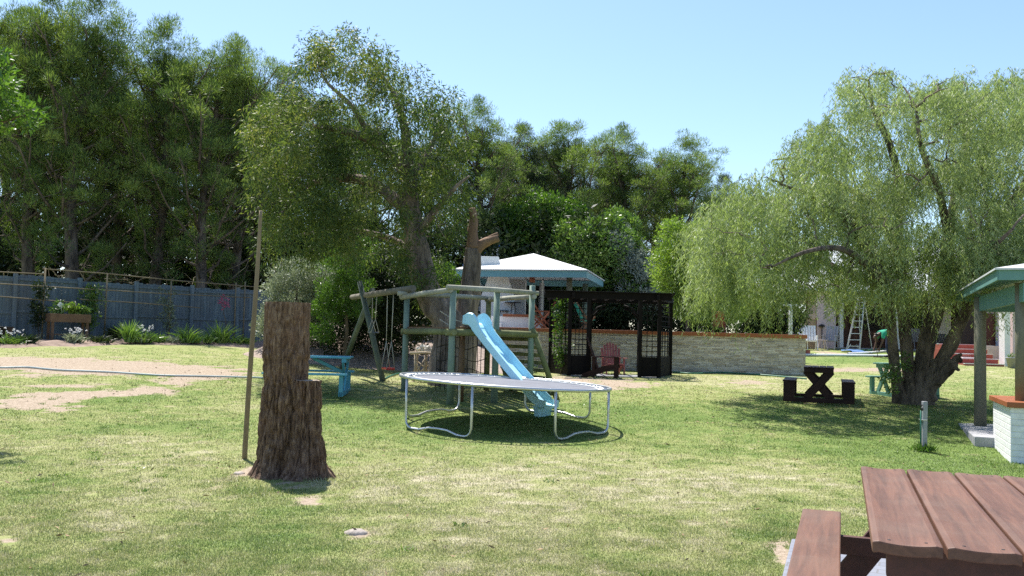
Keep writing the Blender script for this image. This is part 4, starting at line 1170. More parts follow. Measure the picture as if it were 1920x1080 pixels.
    # swings
    def swing(f, label, zs, wid, mat, rope, name):
        c = P1 + dirb * f; g = G(c.x, c.y)
        r = thing('swing', label, 'swing', (c.x, c.y, 2.36), math.atan2(dirb.y, dirb.x), 'swings hanging from the wooden beam')
        Ls = 2.36 - (g + zs)
        for sx in (-1, 1):
            m = MB(); m.tube([(sx * wid * .5 + sx * .03, 0, 0), (sx * wid * .5, 0, -Ls * .62)], .010, 6)
            m.tube([(sx * wid * .5, 0, -Ls * .62), (sx * wid * .47, -.10, -Ls + .01)], .008, 6)
            m.tube([(sx * wid * .5, 0, -Ls * .62), (sx * wid * .47, .10, -Ls + .01)], .008, 6)
            m.build('rope', rope, r)
        m = MB()
        if mat == 'plastic_red':
            pts = [Vector((x_, y_, -Ls)) for x_, y_ in ((-wid * .55, -.10), (wid * .55, -.10), (wid * .55, .10), (-wid * .55, .10))]
            m.prism(pts, (0, 0, .045))
            m.build('seat', mat, r, bevel=.015)
        else:
            m.prism([Vector((-wid * .55, -.09, -Ls)), Vector((wid * .55, -.09, -Ls)), Vector((wid * .55, .09, -Ls)), Vector((-wid * .55, .09, -Ls))], (0, 0, .03))
            m.build('seat', mat, r, bevel=.01)
    swing(1.05, 'swing with a red plastic seat on pale ropes', .36, .34, 'plastic_red', 'rope_pale', 'swing')
    swing(2.15, 'shorter swing with a dull grey seat, left of the red one', 1.12, .24, 'plastic_grey', 'rope_pale', 'swing')
tower()

def stick_rack():
    c = gpx(796, 716); c.y += .1
    t = thing('stick_rack', 'rustic stand of crossed driftwood sticks beside the gum tree trunk', 'plant stand', c)
    rng = np.random.default_rng(3)
    H = .66
    for k, (x_, y_) in enumerate(((-.26, -.15), (.02, -.16), (.24, -.14), (-.24, .18), (.25, .18), (.0, .18))):
        part('leg', 'raw_stick', t, lambda m: m.tube([(x_, y_, -.02), (x_ * .95 + rng.normal() * .01, y_, H * .5), (x_ * .9, y_, H)], [.032, .028, .026], 7))
    for a, b in (((-.27, -.18, .05), (.0, -.18, .55)), ((.0, -.18, .05), (-.26, -.18, .55)), ((.27, -.18, .06), (.02, -.18, .55)), ((.02, -.19, .04), (.27, -.19, .52)), ((-.26, .2, .1), (.2, .2, .5)), ((.2, .2, .1), (-.25, .2, .5))):
        part('brace', 'raw_stick', t, lambda m: m.tube([a, tuple((Vector(a) + Vector(b)) / 2 + Vector((0, -.01, .02))), b], [.018, .017, .014], 6))
    for y_ in (-.18, .18, 0):
        part('rail', 'raw_stick', t, lambda m: m.tube([(-.36, y_, H + .02 * (y_ < 0)), (0, y_, H + .03), (.34, y_, H + .01)], [.026, .03, .022], 8))
    for k in range(14):
        p = c + Vector((rng.uniform(-.18, .26), rng.uniform(-.12, .16), H + .07 + .05 * (k % 3)))
        m = MB(p); s = rng.uniform(.04, .075); n = 7
        vs_ = [p + Vector((math.cos(2 * math.pi * j / n) * s * r_ * rng.uniform(.7, 1.2), math.sin(2 * math.pi * j / n) * s * r_ * rng.uniform(.7, 1.2), z_ * s)) for r_, z_ in ((.5, -.7), (1, 0), (.55, .7)) for j in range(n)]
        m.add(vs_, [(i * n + j, i * n + (j + 1) % n, (i + 1) * n + (j + 1) % n, (i + 1) * n + j) for i in range(2) for j in range(n)] + [tuple(reversed(range(n))), tuple(range(2 * n, 3 * n))])
        tag(m.build('white_rock', 'stone_white'), 'pale rough rock in the heap on top of the driftwood stand', 'rock', 'pale rocks heaped on the driftwood stand')
stick_rack()

# ---------------------------------------------------------------- picnic tables
def trestle_table(label, mat, loc, rz, L=1.8, topw=.72, H=.74, half=.78, bh=.43, pw=.09, bw=.24, planks=4, post=.09, overhang=.12, bottom=True, group=None, braces=True, legw=.09, legd=.04):
    """X-leg picnic table with benches carried on posts at the ends of a floor rail; long axis local X"""
    t = thing('picnic_table', label, 'picnic table', loc, rz, group)
    ex = L / 2 - overhang
    w = topw / planks
    for i in range(planks):
        part('top_plank', mat, t, lambda m: m.box((0, -topw / 2 + w * (i + .5), H - .018), (L, w - .008, .036)), .006)
    for s in (-1, 1):
        part('bench', mat, t, lambda m: m.box((0, s * (half), bh - .018), (L - .02, bw, .036)), .006)
        x_ = s * ex
        part('floor_rail', mat, t, lambda m: m.box((x_, 0, .045), (legw, 2 * half + post, .09)), .006)
        part('top_rail', mat, t, lambda m: m.box((x_, 0, H - .036 - .04), (legw, topw * .96, .08)), .006)
        for q in (-1, 1):
            part('leg', mat, t, lambda m: m.beam((x_ + q * legd * .5, q * topw * .42, H - .08), (x_ + q * legd * .5, -q * topw * .42, .06), legd, pw * 1.2, up=(0, 0, 1)), .004)
            part('bench_post', mat, t, lambda m: m.box((x_ + s * .0, q * half, (bh - .036 + .0) / 2 + .0), (legw * .9, post, bh - .036)), .005)
            if braces: part('brace', mat, t, lambda m: m.beam((x_, q * .04, .40), (x_ - s * (ex - .05), q * .04, H - .05), .03, .06), .003)
    return t
bt = gpx(560, 742); bt.x = -3.93; bt.y = 17.95; bt.z = G(bt.x, bt.y)
trestle_table('light blue painted picnic table standing on the lawn behind the stump', 'table_blue', bt, math.radians(5), L=1.6, topw=.75, half=.76, bh=.43, post=.13)
dt = gpx(1535, 760); dt.y += .9; dt.x = at(1535, 760, dt.y).x; dt.z = G(dt.x, dt.y) 
trestle_table('dark brown picnic table with crossed legs on the lawn left of the pepper tree', 'table_dark', dt, math.radians(90 - 19), L=1.7, topw=.60, half=.58, H=.72, bh=.44, post=.22, bw=.25, pw=.12, braces=False, overhang=.04, legw=.12, planks=4)
gt = gpx(1668, 744); gt.x += .45; gt.y += .3; gt.z = G(gt.x, gt.y) - .01
trestle_table('pale green picnic table mostly hidden behind the pepper tree trunks', 'table_green', gt, math.radians(8), L=1.25, topw=.5, half=.48, H=.76, bh=.44, post=.1)

def near_table():
    zt = .805
    nl = atz(1632, 1010, zt); fl = atz(1612, 872, zt)
    ax = (fl - nl); L = ax.length; ax.normalize(); pr_ = Vector((ax.y, -ax.x, 0))
    print('near table L', L, nl, fl)
    base = nl + pr_ * .62 + ax * L / 2; base.z = .045
    rz = math.atan2(ax.y, ax.x) - math.pi / 2
    t = thing('picnic_table', 'reddish brown varnished picnic table on grey paving in the near right corner', 'picnic table', base, rz)
    def atk(px_, py_, z_):
        p = atz(px_, py_, z_) - base; return p.dot(pr_), p.dot(ax)
    n = 5
    edges = [atk(px_, py_, zt)[0] for px_, py_ in ((1632, 1010), (1757, 1018), (1884, 1030))]
    print('edges', edges, atk(1612, 872, zt), atk(1692, 880, zt), atk(1775, 885, zt), atk(1863, 894, zt))
    w = .247
    H = zt - base.z
    x0 = -.62
    for i in range(n):
        m = MB(); seg = 10; ny_ = 2; xa = x0 + i * w + .006; xb = x0 + (i + 1) * w - .006
        cup = (.012, .009, .008, .010, .008)[i]; th = .042
        y0 = -L / 2 + (0, .0, .012, .004, .01)[i]; y1 = L / 2 + (0, .01, .0, .015, .0)[i]
        top = []
        for k in range(seg + 1):
            u = k / seg; z_ = H - cup * (1 - (2 * u - 1) ** 2) - (.008 if k in (0, seg) else .0)
            top.append((xa + (xb - xa) * u, z_))
        vs_ = [(x_, yy, z_) for yy in (y0, y1) for x_, z_ in top] + [(x_, yy, z_ - th) for yy in (y0, y1) for x_, z_ in top]
        S_ = seg + 1; fs_ = []
        for k in range(seg):
            fs_ += [(k, k + 1, S_ + k + 1, S_ + k), (2 * S_ + k, 3 * S_ + k, 3 * S_ + k + 1, 2 * S_ + k + 1), (k, 2 * S_ + k, 2 * S_ + k + 1, k + 1), (S_ + k, S_ + k + 1, 3 * S_ + k + 1, 3 * S_ + k)]
        fs_ += [(0, S_, 3 * S_, 2 * S_), (seg, 2 * S_ + seg, 3 * S_ + seg, S_ + seg)]
        m.add(vs_, fs_, False); pk = m.build('top_plank', 'plank_brown', t, bevel=.006)
        for yy in (y0 + .055, y1 - .055):
            for u in (.25, .78):
                x_ = xa + (xb - xa) * u
                z_ = H - cup * (1 - (2 * u - 1) ** 2)
                mm = MB(); mm.tube([(x_, yy, z_ - .004), (x_, yy, z_ + .0015)], .006, 8); mm.build('nail_head', 'black_iron', pk)
    bz = .49 - base.z
    bl, br_ = atk(1505, 953, .49), atk(1577, 955, .49)
    print('bench', bl, br_)
    bx = (bl[0] + br_[0]) / 2; bwid = br_[0] - bl[0]; yb = bl[1]
    for sx, xx in ((-1, bx), (1, -bx)):
        part('bench', 'plank_brown', t, lambda m: m.box((xx, (yb - L / 2) / 2, bz - .021), (bwid, yb + L / 2, .042)), .008)
    for yy in (-L / 2 + .17, L / 2 - .35):
        part('top_bearer', 'plank_dark', t, lambda m: m.box((0, yy - .0, H - .042 - .014 - .055), (1.12, .045, .105)), .004)
        part('bench_bearer', 'plank_dark', t, lambda m: m.box((0, yy + .048, bz - .042 - .05), (2 * abs(bx) + .18, .045, .10)), .004)
        for s in (-1, 1):
            part('leg', 'plank_dark', t, lambda m: m.beam((s * .30, yy + (.046 if s > 0 else -.046) + .05, H - .06), (s * .82, yy + (.046 if s > 0 else -.046) + .05, .0), .042, .16, up=(0, 1, 0)) if False else m.prism([(s * .22, yy + .075, H - .06), (s * .38, yy + .075, H - .06), (s * .90, yy + .075, .0), (s * .72, yy + .075, .0)], (0, .042, 0)), .003)
    part('centre_brace', 'plank_dark', t, lambda m: m.beam((0, -L / 2 + .2, bz - .08), (0, 0, H - .06), .09, .04), .003)
    part('centre_brace', 'plank_dark', t, lambda m: m.beam((0, L / 2 - .38, bz - .08), (0, .05, H - .06), .09, .04), .003)
near_table()

# ---------------------------------------------------------------- tap post
def tap_post():
    c = gpx(1733, 846)
    t = thing('tap_post', 'short weathered white post with a garden tap and pipe, alone on the lawn', 'post', c, math.radians(6))
    part('post', 'concrete', t, lambda m: m.box((0, 0, .35), (.066, .066, .76), (0, .012, 0)), .008)
    part('pipe', 'hose_green', t, lambda m: m.tube([(-.062, -.01, 0), (-.06, -.01, .35), (-.058, -.01, .60)], .012, 7))
    part('tap', 'black_iron', t, lambda m: (m.tube([(-.058, -.01, .60), (-.058, -.03, .64), (-.075, -.07, .64), (-.08, -.09, .60)], .012, 7), m.box((-.058, -.02, .675), (.05, .014, .014)), m.tube([(-.058, -.02, .64), (-.058, -.02, .675)], .006, 6)))
    part('clamp', 'steel', t, lambda m: m.box((-.02, -.0, .46), (.09, .085, .015)), .002)
    rng = np.random.default_rng(4); n = 260
    P = np.stack([rng.normal(size=n) * .07 - .02, rng.normal(size=n) * .05 - .03, np.zeros(n)], 1); Dv = unit(np.stack([rng.normal(size=n) * .5, rng.normal(size=n) * .5, np.ones(n)], 1))
    V, Q = leaf_arrays(P, Dv, rng.uniform(.05, .17, n), .014, rng, .1)
    w = np_mesh('weed_tuft', V, Q, MATS['leaf_bright']); w.location = c; tag(w, 'clump of bright green weeds at the foot of the white tap post', 'weeds')
tap_post()

# ---------------------------------------------------------------- right-hand shelter
def shelter():
    o1 = atz(1895, 866, -.02); 
    d = Vector((.36, .933, 0)).normalized(); q = Vector((d.y, -d.x, 0))
    base = Vector((o1.x, o1.y, G(o1.x, o1.y)))
    t = thing('open_shelter', 'green roofed open shelter with round posts and white brick half wall at right', 'shelter', base)
    # brick pier / half wall: left flank and front
    ztop = .72
    W1 = 1.75
    part('half_wall', 'white_brick', t, lambda m: m.prism([(o1.x, o1.y, -.3), (o1.x + q.x * 3.4, o1.y + q.y * 3.4, -.3), (o1.x + q.x * 3.4 + d.x * .34, o1.y + q.y * 3.4 + d.y * .34, -.3),
        (o1.x + q.x * .34 + d.x * .34, o1.y + q.y * .34 + d.y * .34, -.3), (o1.x + q.x * .34 + d.x * W1, o1.y + q.y * .34 + d.y * W1, -.3), (o1.x + d.x * W1, o1.y + d.y * W1, -.3)], (0, 0, ztop + .3)), .012, origin=base)
    e = .05; a = o1 - d * e - q * e
    part('wall_cap', 'wood_cap', t, lambda m: m.prism([(a.x, a.y, ztop), (a.x + q.x * 3.5, a.y + q.y * 3.5, ztop), (a.x + q.x * 3.5 + d.x * .44, a.y + q.y * 3.5 + d.y * .44, ztop),
        (a.x + q.x * .44 + d.x * .44, a.y + q.y * .44 + d.y * .44, ztop), (a.x + q.x * .44 + d.x * (W1 + .1), a.y + q.y * .44 + d.y * (W1 + .1), ztop), (a.x + d.x * (W1 + .1), a.y + d.y * (W1 + .1), ztop)], (0, 0, .075)), .008, origin=base)
    # slab
    pb = at(1838, 797, 16.0)
    s0 = pb - d * 2.2 - q * .32
    part('floor_slab', 'concrete', t, lambda m: m.prism([(s0.x, s0.y, -.3), (s0.x + q.x * 3.6, s0.y + q.y * 3.6, -.3), (s0.x + q.x * 3.6 + d.x * 4.2, s0.y + q.y * 3.6 + d.y * 4.2, -.3), (s0.x + d.x * 2.6, s0.y + d.y * 2.6, -.3)], (0, 0, .46)), .015, origin=base)
    C1 = at(1872, 501, 12.5); C2 = at(1794, 551, 18.4); zr = (C1.z + C2.z) / 2
    print('shelter roof', C1, C2)
    pA = Vector((pb.x, pb.y, .12)); pB = at(1917, 755, 12.75)
    part('post', 'pole_olive', t, lambda m: m.tube([pA, (pA.x, pA.y, 1.2), (pA.x, pA.y, 2.42)], [.102, .097, .093], 16), origin=base)
    part('post', 'pole_olive', t, lambda m: m.tube([(pB.x, pB.y, ztop + .07), (pB.x, pB.y, 1.6), (pB.x, pB.y, 2.45)], [.092, .09, .088], 16), origin=base)
    part('post', 'pole_olive', t, lambda m: m.tube([tuple(pA + q * 3 + Vector((0, 0, .1))), (pA.x + q.x * 3, pA.y + q.y * 3, 2.42)], .095, 16), origin=base)
    # beams
    f0 = Vector((pA.x, pA.y, 2.30)) + d * .25; f1 = Vector((pB.x, pB.y, 2.30)) - d * .35
    part('beam', 'roof_green', t, lambda m: m.beam(f0, f1, .07, .26), .004, origin=base)
    part('beam', 'roof_green', t, lambda m: m.beam(f1 + d * .1, f1 + q * 3.4 + d * .1, .07, .26), .004, origin=base)
    part('beam', 'roof_green', t, lambda m: m.beam(f0 - d * .1, f0 + q * 3.4 - d * .1, .07, .26), .004, origin=base)
    # roof: low hipped metal sheet rising from the fascia
    C1.z = C2.z = zr
    n = q * 4.2; r1, r2 = C1.copy(), C2.copy()
    r3, r4 = C2 + n, C1 + n
    pk1 = (r1 + r2 + r3 + r4) / 4 + Vector((0, 0, .55))
    part('fascia', 'roof_green', t, lambda m: (m.beam(r1 + Vector((0, 0, -.09)), r2 + Vector((0, 0, -.09)), .03, .15), m.beam(r1 + Vector((0, 0, -.09)), r4 + Vector((0, 0, -.09)), .03, .15), m.beam(r2 + Vector((0, 0, -.09)), r3 + Vector((0, 0, -.09)), .03, .15)), .002, origin=base)
    e = .05
    r1o = r1 - d * e - q * e; r2o = r2 + d * e - q * e; r3o = r3 + d * e; r4o = r4 - d * e
    part('roof', 'roof_pale', t, lambda m: m.add([r1o, r2o, r3o, r4o, pk1, *(p - Vector((0, 0, .025)) for p in (r1o, r2o, r3o, r4o)), pk1 - Vector((0, 0, .025))],
        [(0, 4, 1), (1, 4, 2), (2, 4, 3), (3, 4, 0), (5, 6, 9), (6, 7, 9), (7, 8, 9), (8, 5, 9), (0, 1, 6, 5), (1, 2, 7, 6), (2, 3, 8, 7), (3, 0, 5, 8)]), origin=base)
    for i in range(6):
        f = (i + .5) / 6; p = r1.lerp(r2, f) + Vector((0, 0, -.04)); s_ = pk1 - Vector((0, 0, .08))
        part('rafter', 'roof_green', t, lambda m: m.beam(p, p.lerp(Vector((s_.x, s_.y, s_.z)), .9), .045, .09), origin=base)
shelter()

# ---------------------------------------------------------------- retaining wall, terrace
WY = 28.0
wl, wr = -3.4, at(1510, 700, WY).x
TZ = 1.66
def retaining():
    base = Vector((3, WY, .5))
    t = thing('stone_wall', 'long low wall of stacked ledge stone with reddish timber cap behind the pergola', 'wall', base)
    part('core', 'concrete', t, lambda m: m.box(((wl + wr) / 2, WY + .20, (1.68 + .1) / 2), (wr - wl - .04, .32, 1.58)), origin=base)
    rng = np.random.default_rng(17)
    def stones(m):
        z = .36
        while z < 1.685:
            h = min(rng.choice([.028, .036, .045, .058]), 1.69 - z)
            if h < .008: break
            x_ = wl - rng.uniform(0, .2)
            while x_ < wr:
                l = rng.uniform(.08, .42); x1 = min(x_ + l, wr); dp = rng.uniform(0, .032)
                if x1 > wl + .02: m.box(((max(x_, wl) + x1) / 2, WY + .03 - dp / 2, z + h / 2), (x1 - max(x_, wl) - .004, .05 + dp, h - .003), (0, rng.normal() * .006, 0))
                x_ = x1 + .0001
            z += h
    part('stonework', 'stack_stone', t, stones, origin=base)
    def ends(m):
        z = .36
        while z < 1.66:
            h = rng.choice([.036, .045, .058]); m.box((wr - .015, WY + .20, z + h / 2), (.06 + rng.uniform(0, .02), .30, h - .003)); z += h
    part('end_stones', 'stack_stone', t, ends, origin=base)
    part('cap', 'wood_cap', t, lambda m: (m.box(((wl + wr) / 2 - 1.6, WY + .16, 1.745), (wr - wl - 3.16, .46, .11)), m.box((wr - 1.54, WY + .16, 1.747), (3.14, .468, .112))), .008, origin=base)
    # terrace floor behind it
    m = MB(); m.prism([(wl - 1, WY + .362, TZ), (wr - .002, WY + .362, TZ), (wr - .002, 44.5, TZ), (wl - 1, 44.5, TZ)], (0, 0, -1.6)); o = m.build('terrace', 'concrete'); setting(o)
retaining()

# planted bank to the left of the wall
def bank():
    nx_, ny_ = 40, 24
    X_, Y_ = np.meshgrid(np.linspace(-8, wl + 4.2, nx_), np.linspace(24.6, 31.5, ny_))
    u = (Y_ - 24.6) / 4.6; fade = ss((wl + 4.2 - X_) / 2.2) * ss((X_ + 8) / 1.5)
    Z_ = gz(X_, Y_) + .012 + ss(u) * .95 * fade + (fbm(X_ * 2, Y_ * 2, 0, 3, 3) - .5) * .10 * ss(u * 4) * fade - .05 * (1 - ss(u * 6)) - .05 * (1 - fade)
    idx = np.arange(nx_ * ny_).reshape(ny_, nx_)
    o = np_mesh('planted_bank', np.stack([X_.ravel(), Y_.ravel(), Z_.ravel()], 1), np.stack([idx[:-1, :-1], idx[:-1, 1:], idx[1:, 1:], idx[1:, :-1]], -1).reshape(-1, 4), MATS['mulch'], smooth=True)
    setting(o)
bank()

# ---------------------------------------------------------------- pavilion
def pavilion():
    A_ = at(848, 500, 31.2); B_ = at(1102, 508, 30.0); C_ = at(1134, 527, 35.2); z = (A_.z + B_.z + C_.z) / 3
    for p in (A_, B_, C_): p.z = z
    D_ = A_ + (C_ - B_)
    base = Vector(((A_.x + C_.x) / 2, 32.5, TZ))
    t = thing('pavilion', 'open terrace pavilion with white hip roof and blue green fascia', 'pavilion', base)
    pk = (A_ + B_ + C_ + D_) / 4; pk.z = at(997, 475, pk.y).z
    th = Vector((0, 0, -.03))
    rf = part('roof', 'roof_white', t, lambda m: m.add([A_, B_, C_, D_, pk, A_ + th, B_ + th, C_ + th, D_ + th, pk + th],
        [(0, 1, 4), (1, 2, 4), (2, 3, 4), (3, 0, 4), (5, 9, 6), (6, 9, 7), (7, 9, 8), (8, 9, 5), (0, 5, 6, 1), (1, 6, 7, 2), (2, 7, 8, 3), (3, 8, 5, 0)]), origin=base)
    ins = lambda p: p.lerp(Vector((pk.x, pk.y, p.z)), .03) + Vector((0, 0, -.15))
    a, b, c, d = map(ins, (A_, B_, C_, D_))
    part('fascia', 'fascia_blue', t, lambda m: [m.beam(x, y, .04, .22) for x, y in ((a, b), (b, c), (c, d), (d, a))], origin=base)
    for px_, D in ((1067, 30.9), (1097, 34.4)):
        p = at(px_, 560, D)
        part('post', 'pole_olive' if D < 32 else 'pole_green', t, lambda m: m.tube([(p.x, p.y, TZ - .02), (p.x, p.y, z - .2)], .10, 12), origin=base)
    p = at(975, 560, 33)
    # side room walls and braai chimney
    w0 = at(946, 560, 32.0); w1 = at(984, 560, 32.3)
    part('wall', 'grey_wall', t, lambda m: m.prism([(w0.x, w0.y, TZ), (w1.x, w1.y, TZ), (w1.x, w1.y, z - .25), (w0.x, w0.y, z - .25)], (0, .2, 0)), origin=base)
    w2 = at(1020, 560, 33.8)
    part('wall', 'grey_wall', t, lambda m: m.prism([(w1.x + .55, w1.y + 1.4, TZ), (w2.x, w2.y, TZ), (w2.x, w2.y, z - .25), (w1.x + .55, w1.y + 1.4, z - .25)], (0, .2, 0)), origin=base)
    d0 = at(985, 560, 33.2)
    dr = part('screen_door', 'white_paint', t, lambda m: (m.box((d0.x, d0.y, TZ + 1.0), (.06, .08, 2.0)), m.box((d0.x + .62, d0.y, TZ + 1.0), (.06, .08, 2.0)), m.box((d0.x + .31, d0.y, TZ + 2.0), (.68, .08, .08))), origin=base)
    part('screen', 'black_iron', dr, lambda m: [m.box((d0.x + .08 + k * .11, d0.y, TZ + 1.0), (.02, .02, 2.0)) for k in range(6)] + [m.box((d0.x + .31, d0.y, TZ + .2 + k * .22), (.6, .02, .02)) for k in range(9)], origin=base)
    k0 = at(934, 545, 31.9)
    def chim(m):
        cx, cy = k0.x, k0.y
        for z0, z1, h0, h1 in ((TZ, 2.9, .58, .58), (2.9, 3.85, .58, .26), (3.85, 3.95, .26, .26)):
            m.add([(cx + sx * h, cy + sy * h * .7, zz) for zz, h in ((z0, h0), (z1, h1)) for sx, sy in ((-1, -1), (1, -1), (1, 1), (-1, 1))],
                  [(0, 1, 5, 4), (1, 2, 6, 5), (2, 3, 7, 6), (3, 0, 4, 7), (4, 5, 6, 7), (3, 2, 1, 0)])
    part('chimney', 'white_paint', t, chim, .01, origin=base)
    cc = at(918, 487, 31.9)
    part('chimney_cap', 'white_paint', t, lambda m: m.box((cc.x, cc.y, cc.z - .06), (.66, .6, .30)), .01, origin=base)
    # low white parapet with timber cap
    l0 = at(908, 620, 30.2); l1 = at(1014, 620, 30.2)
    part('parapet', 'white_paint', t, lambda m: m.box(((l0.x + l1.x) / 2, 30.2, 1.88), (l1.x - l0.x, .2, .60)), .01, origin=base)
    part('parapet_cap', 'wood_cap', t, lambda m: m.box(((l0.x + l1.x) / 2 + .3, 30.18, 2.22), (l1.x - l0.x - .6, .30, .08)), .006, origin=base)
    e0 = at(880, 630, 29.9)
    part('parapet', 'white_paint', t, lambda m: m.box((e0.x + .35, 29.95, 1.45), (1.4, .2, 1.0)), .01, origin=base)
    # light pendant under the eave
    q = at(998, 523, 31.5)
    part('lamp', 'terracotta', t, lambda m: m.lathe((q.x, q.y, q.z - .12), [(.02, .2), (.09, .17), (.11, 0)], 12), origin=base)
    # small gabled roof beyond
    g = at(922, 474, 38)
    b2 = Vector((g.x, g.y, TZ))
    s = thing('outbuilding', 'small building beyond the pavilion, only white gable and dark blue roof showing', 'building', b2)
    zt_ = at(935, 464, 38).z; zb = at(910, 480, 38).z
    xa, xb = at(908, 480, 38).x, at(936, 480, 38).x
    part('wall', 'white_paint', s, lambda m: m.prism([(xa - .8, 38, TZ), (xb, 38, TZ), (xb, 38, zt_ + .02), (xa - .8, 38, zb - .5)], (0, 2.5, 0)), origin=b2)
    part('roof', 'tarp_blue', s, lambda m: m.prism([(xa - .9, 37.9, zb - .46), (xb + .04, 37.9, zt_ + .06), (xb + .04, 37.9, zt_ + .13), (xa - .9, 37.9, zb - .38)], (0, 2.8, 0)), origin=b2)
pavilion()

# ---------------------------------------------------------------- pergola
def pergola():
    ground_z = .49
    def P(px_, D): return Vector((at(px_, 640, D).x, D, ground_z))
    BL, FL_, IL, IR, FR, BR = P(1032, 26.3), P(1068, 25.0), P(1103, 25.0), P(1200, 25.0), P(1236, 25.0), P(1257, 26.5)
    cx = (IL.x + IR.x) / 2
    KL, KR, KLo, KRo = P(1106, 27.5), P(1198, 27.5), Vector((FL_.x, 27.5, ground_z)), Vector((FR.x, 27.5, ground_z))
    base = Vector((cx, 26.2, ground_z - .02))
    t = thing('pergola', 'black stained timber pergola with lattice panels in front of the stone wall', 'pergola', base)
    TOP = 2.62
    for p in (BL, FL_, IL, IR, FR, BR, KL, KR):
        part('post', 'pergola_black', t, lambda m: m.box((p.x, p.y, (TOP + ground_z) / 2), (.10, .10, TOP - ground_z)), .004, origin=base)
    def panel(a, b, nx_=3):
        d = (b - a); L = d.length; d.normalize()
        a2, b2 = a + d * .05, b - d * .05
        part('solid_panel', 'pergola_black', t, lambda m: m.beam(a2 + Vector((0, 0, .29)), b2 + Vector((0, 0, .29)), .03, .54), origin=base)
        def lat(m):
            for i in range(1, nx_ + 1):
                p = a2.lerp(b2, i / (nx_ + 1)); m.beam(p + Vector((0, 0, .56)), p + Vector((0, 0, 1.98)), .018, .022, up=(d.y, -d.x, 0))
            for k in range(11):
                z = .58 + k * .14; m.beam(a2 + Vector((0, 0, z)), b2 + Vector((0, 0, z)), .018, .022)
        part('lattice', 'pergola_black', t, lat, origin=base)
    panel(BL, FL_, 4); panel(FL_, IL, 3); panel(IR, FR, 2); panel(FR, BR, 3); panel(KLo, KL, 3) if False else None
    def arch(p, s):
        part('arch_brace', 'pergola_black', t, lambda m: m.tube([(p.x, p.y, TOP - .62), (p.x + s * .08, p.y, TOP - .42), (p.x + s * .24, p.y, TOP - .24), (p.x + s * .46, p.y, TOP - .17)], .03, 6), origin=base)
    arch(IL, 1); arch(IR, -1); arch(KL, 1); arch(KR, -1)
    lx, rx = P(1020, 25.0).x, P(1258, 25.0).x
    for yy in (24.97, 27.5):
        xo = .35 if yy > 26 else 0
        part('beam', 'pergola_black', t, lambda m: m.box(((lx + rx) / 2 + xo, yy, TOP + .08), (rx - lx, .06, .18)), .004, origin=base)
    for a, b in ((BL, FL_), (FR, BR)):
        d = (b - a).normalized() * .25
        part('beam', 'pergola_black', t, lambda m: m.beam(a - d + Vector((0, 0, TOP - ground_z + .06)), b + d + Vector((0, 0, TOP - ground_z + .06)), .06, .14), .004, origin=base)
    for i in range(9):
        f = (i + .5) / 9; x_ = lx + .1 + (rx - lx - .2) * f
        part('rafter', 'pergola_black', t, lambda m: m.box((x_ + .16, 26.24, TOP + .10), (.04, 2.44, .10)), .003, origin=base)
    for i in range(9):
        yy = 24.9 + i * .34
        part('roof_slat', 'pergola_black', t, lambda m: m.box(((lx + rx) / 2 + .03 + .045 * i, yy, TOP + .185), (rx - lx + .12, .10, .024)), .003, origin=base)
    part('floor', 'concrete', t, lambda m: m.prism([(p.x, p.y, ground_z - .15) for p in (FL_, FR, BR, KRo, KLo, BL)], (0, 0, .165)), origin=base)
    # climbing plant on the left lattice
    rng = np.random.default_rng(12)
    vb = FL_.lerp(BL, .45); vb = Vector((vb.x, vb.y - .12, ground_z))
    vt = thing('climbing_plant', 'leafy bright green creeper climbing the left lattice of the pergola', 'climbing plant', vb)
    n = 60
    hs = rng.random(n) * 1.85 + .1
    cs = np.stack([vb.x + rng.normal(size=n) * .10 + .05 * np.sin(hs * 4), vb.y - .05 + rng.normal(size=n) * .06, ground_z + .15 + hs], 1)
    m = MB(vb); m.tube([(vb.x + .04 * math.sin(k), vb.y, ground_z + .2 * k) for k in range(10)], .012, 5); m.build('stem', 'twig', vt)
    V, Q = leaf_cloud(cs, rng.uniform(.09, .15, n), 20, .075, .05, rng, 1, up=-.1)
    np_mesh('foliage', V - np.array(vb), Q, MATS['leaf_bright'], vt)
pergola()

def adirondack(label, mat, loc, rz, group=None):
    """faces local -Y"""
    t = thing('garden_chair', label, 'chair', loc, rz, group)
    part('seat', mat, t, lambda m: [m.beam((-.27, -.28 + k * .085, .36 - k * .022), (.27, -.28 + k * .085, .36 - k * .022), .075, .02) for k in range(7)])
    def back(m):
        for k in range(7):
            x_ = (k - 3) * .083; h = .86 - .022 * (k - 3) ** 2
            fx = x_ * 1.18
            m.prism([(x_ - .036, .22, .24), (x_ + .036, .22, .24), (fx + .040, .22 + h * .34, .24 + h * .93), (fx + .02, .22 + h * .36, .24 + h * .99), (fx - .02, .22 + h * .36, .24 + h * .99), (fx - .040, .22 + h * .34, .24 + h * .93)], (0, .018, -.007))
    part('backrest', mat, t, back)
    for s in (-1, 1):
        part('arm', mat, t, lambda m: m.box((s * .34, .0, .56), (.13, .72, .022)), .004)
        part('leg', mat, t, lambda m: m.box((s * .30, -.27, .275), (.03, .10, .55)))
        part('leg', mat, t, lambda m: m.box((s * .30, .33, .275), (.03, .08, .55)))
        part('side_rail', mat, t, lambda m: m.prism([(s * .275, -.34, .28), (s * .275, -.34, .38), (s * .275, .1, .30), (s * .275, .62, .10), (s * .275, .66, .0), (s * .275, .5, .0)], (.025 * s, 0, 0)))
    part('back_rail', mat, t, lambda m: m.box((0, .40, .60), (.66, .03, .06)))
    return t
c1 = at(1151, 640, 26.1); adirondack('red adirondack chair facing the camera under the pergola', 'chair_red', (c1.x, 26.1, .51), math.radians(8)).scale = (.86, .86, .84)
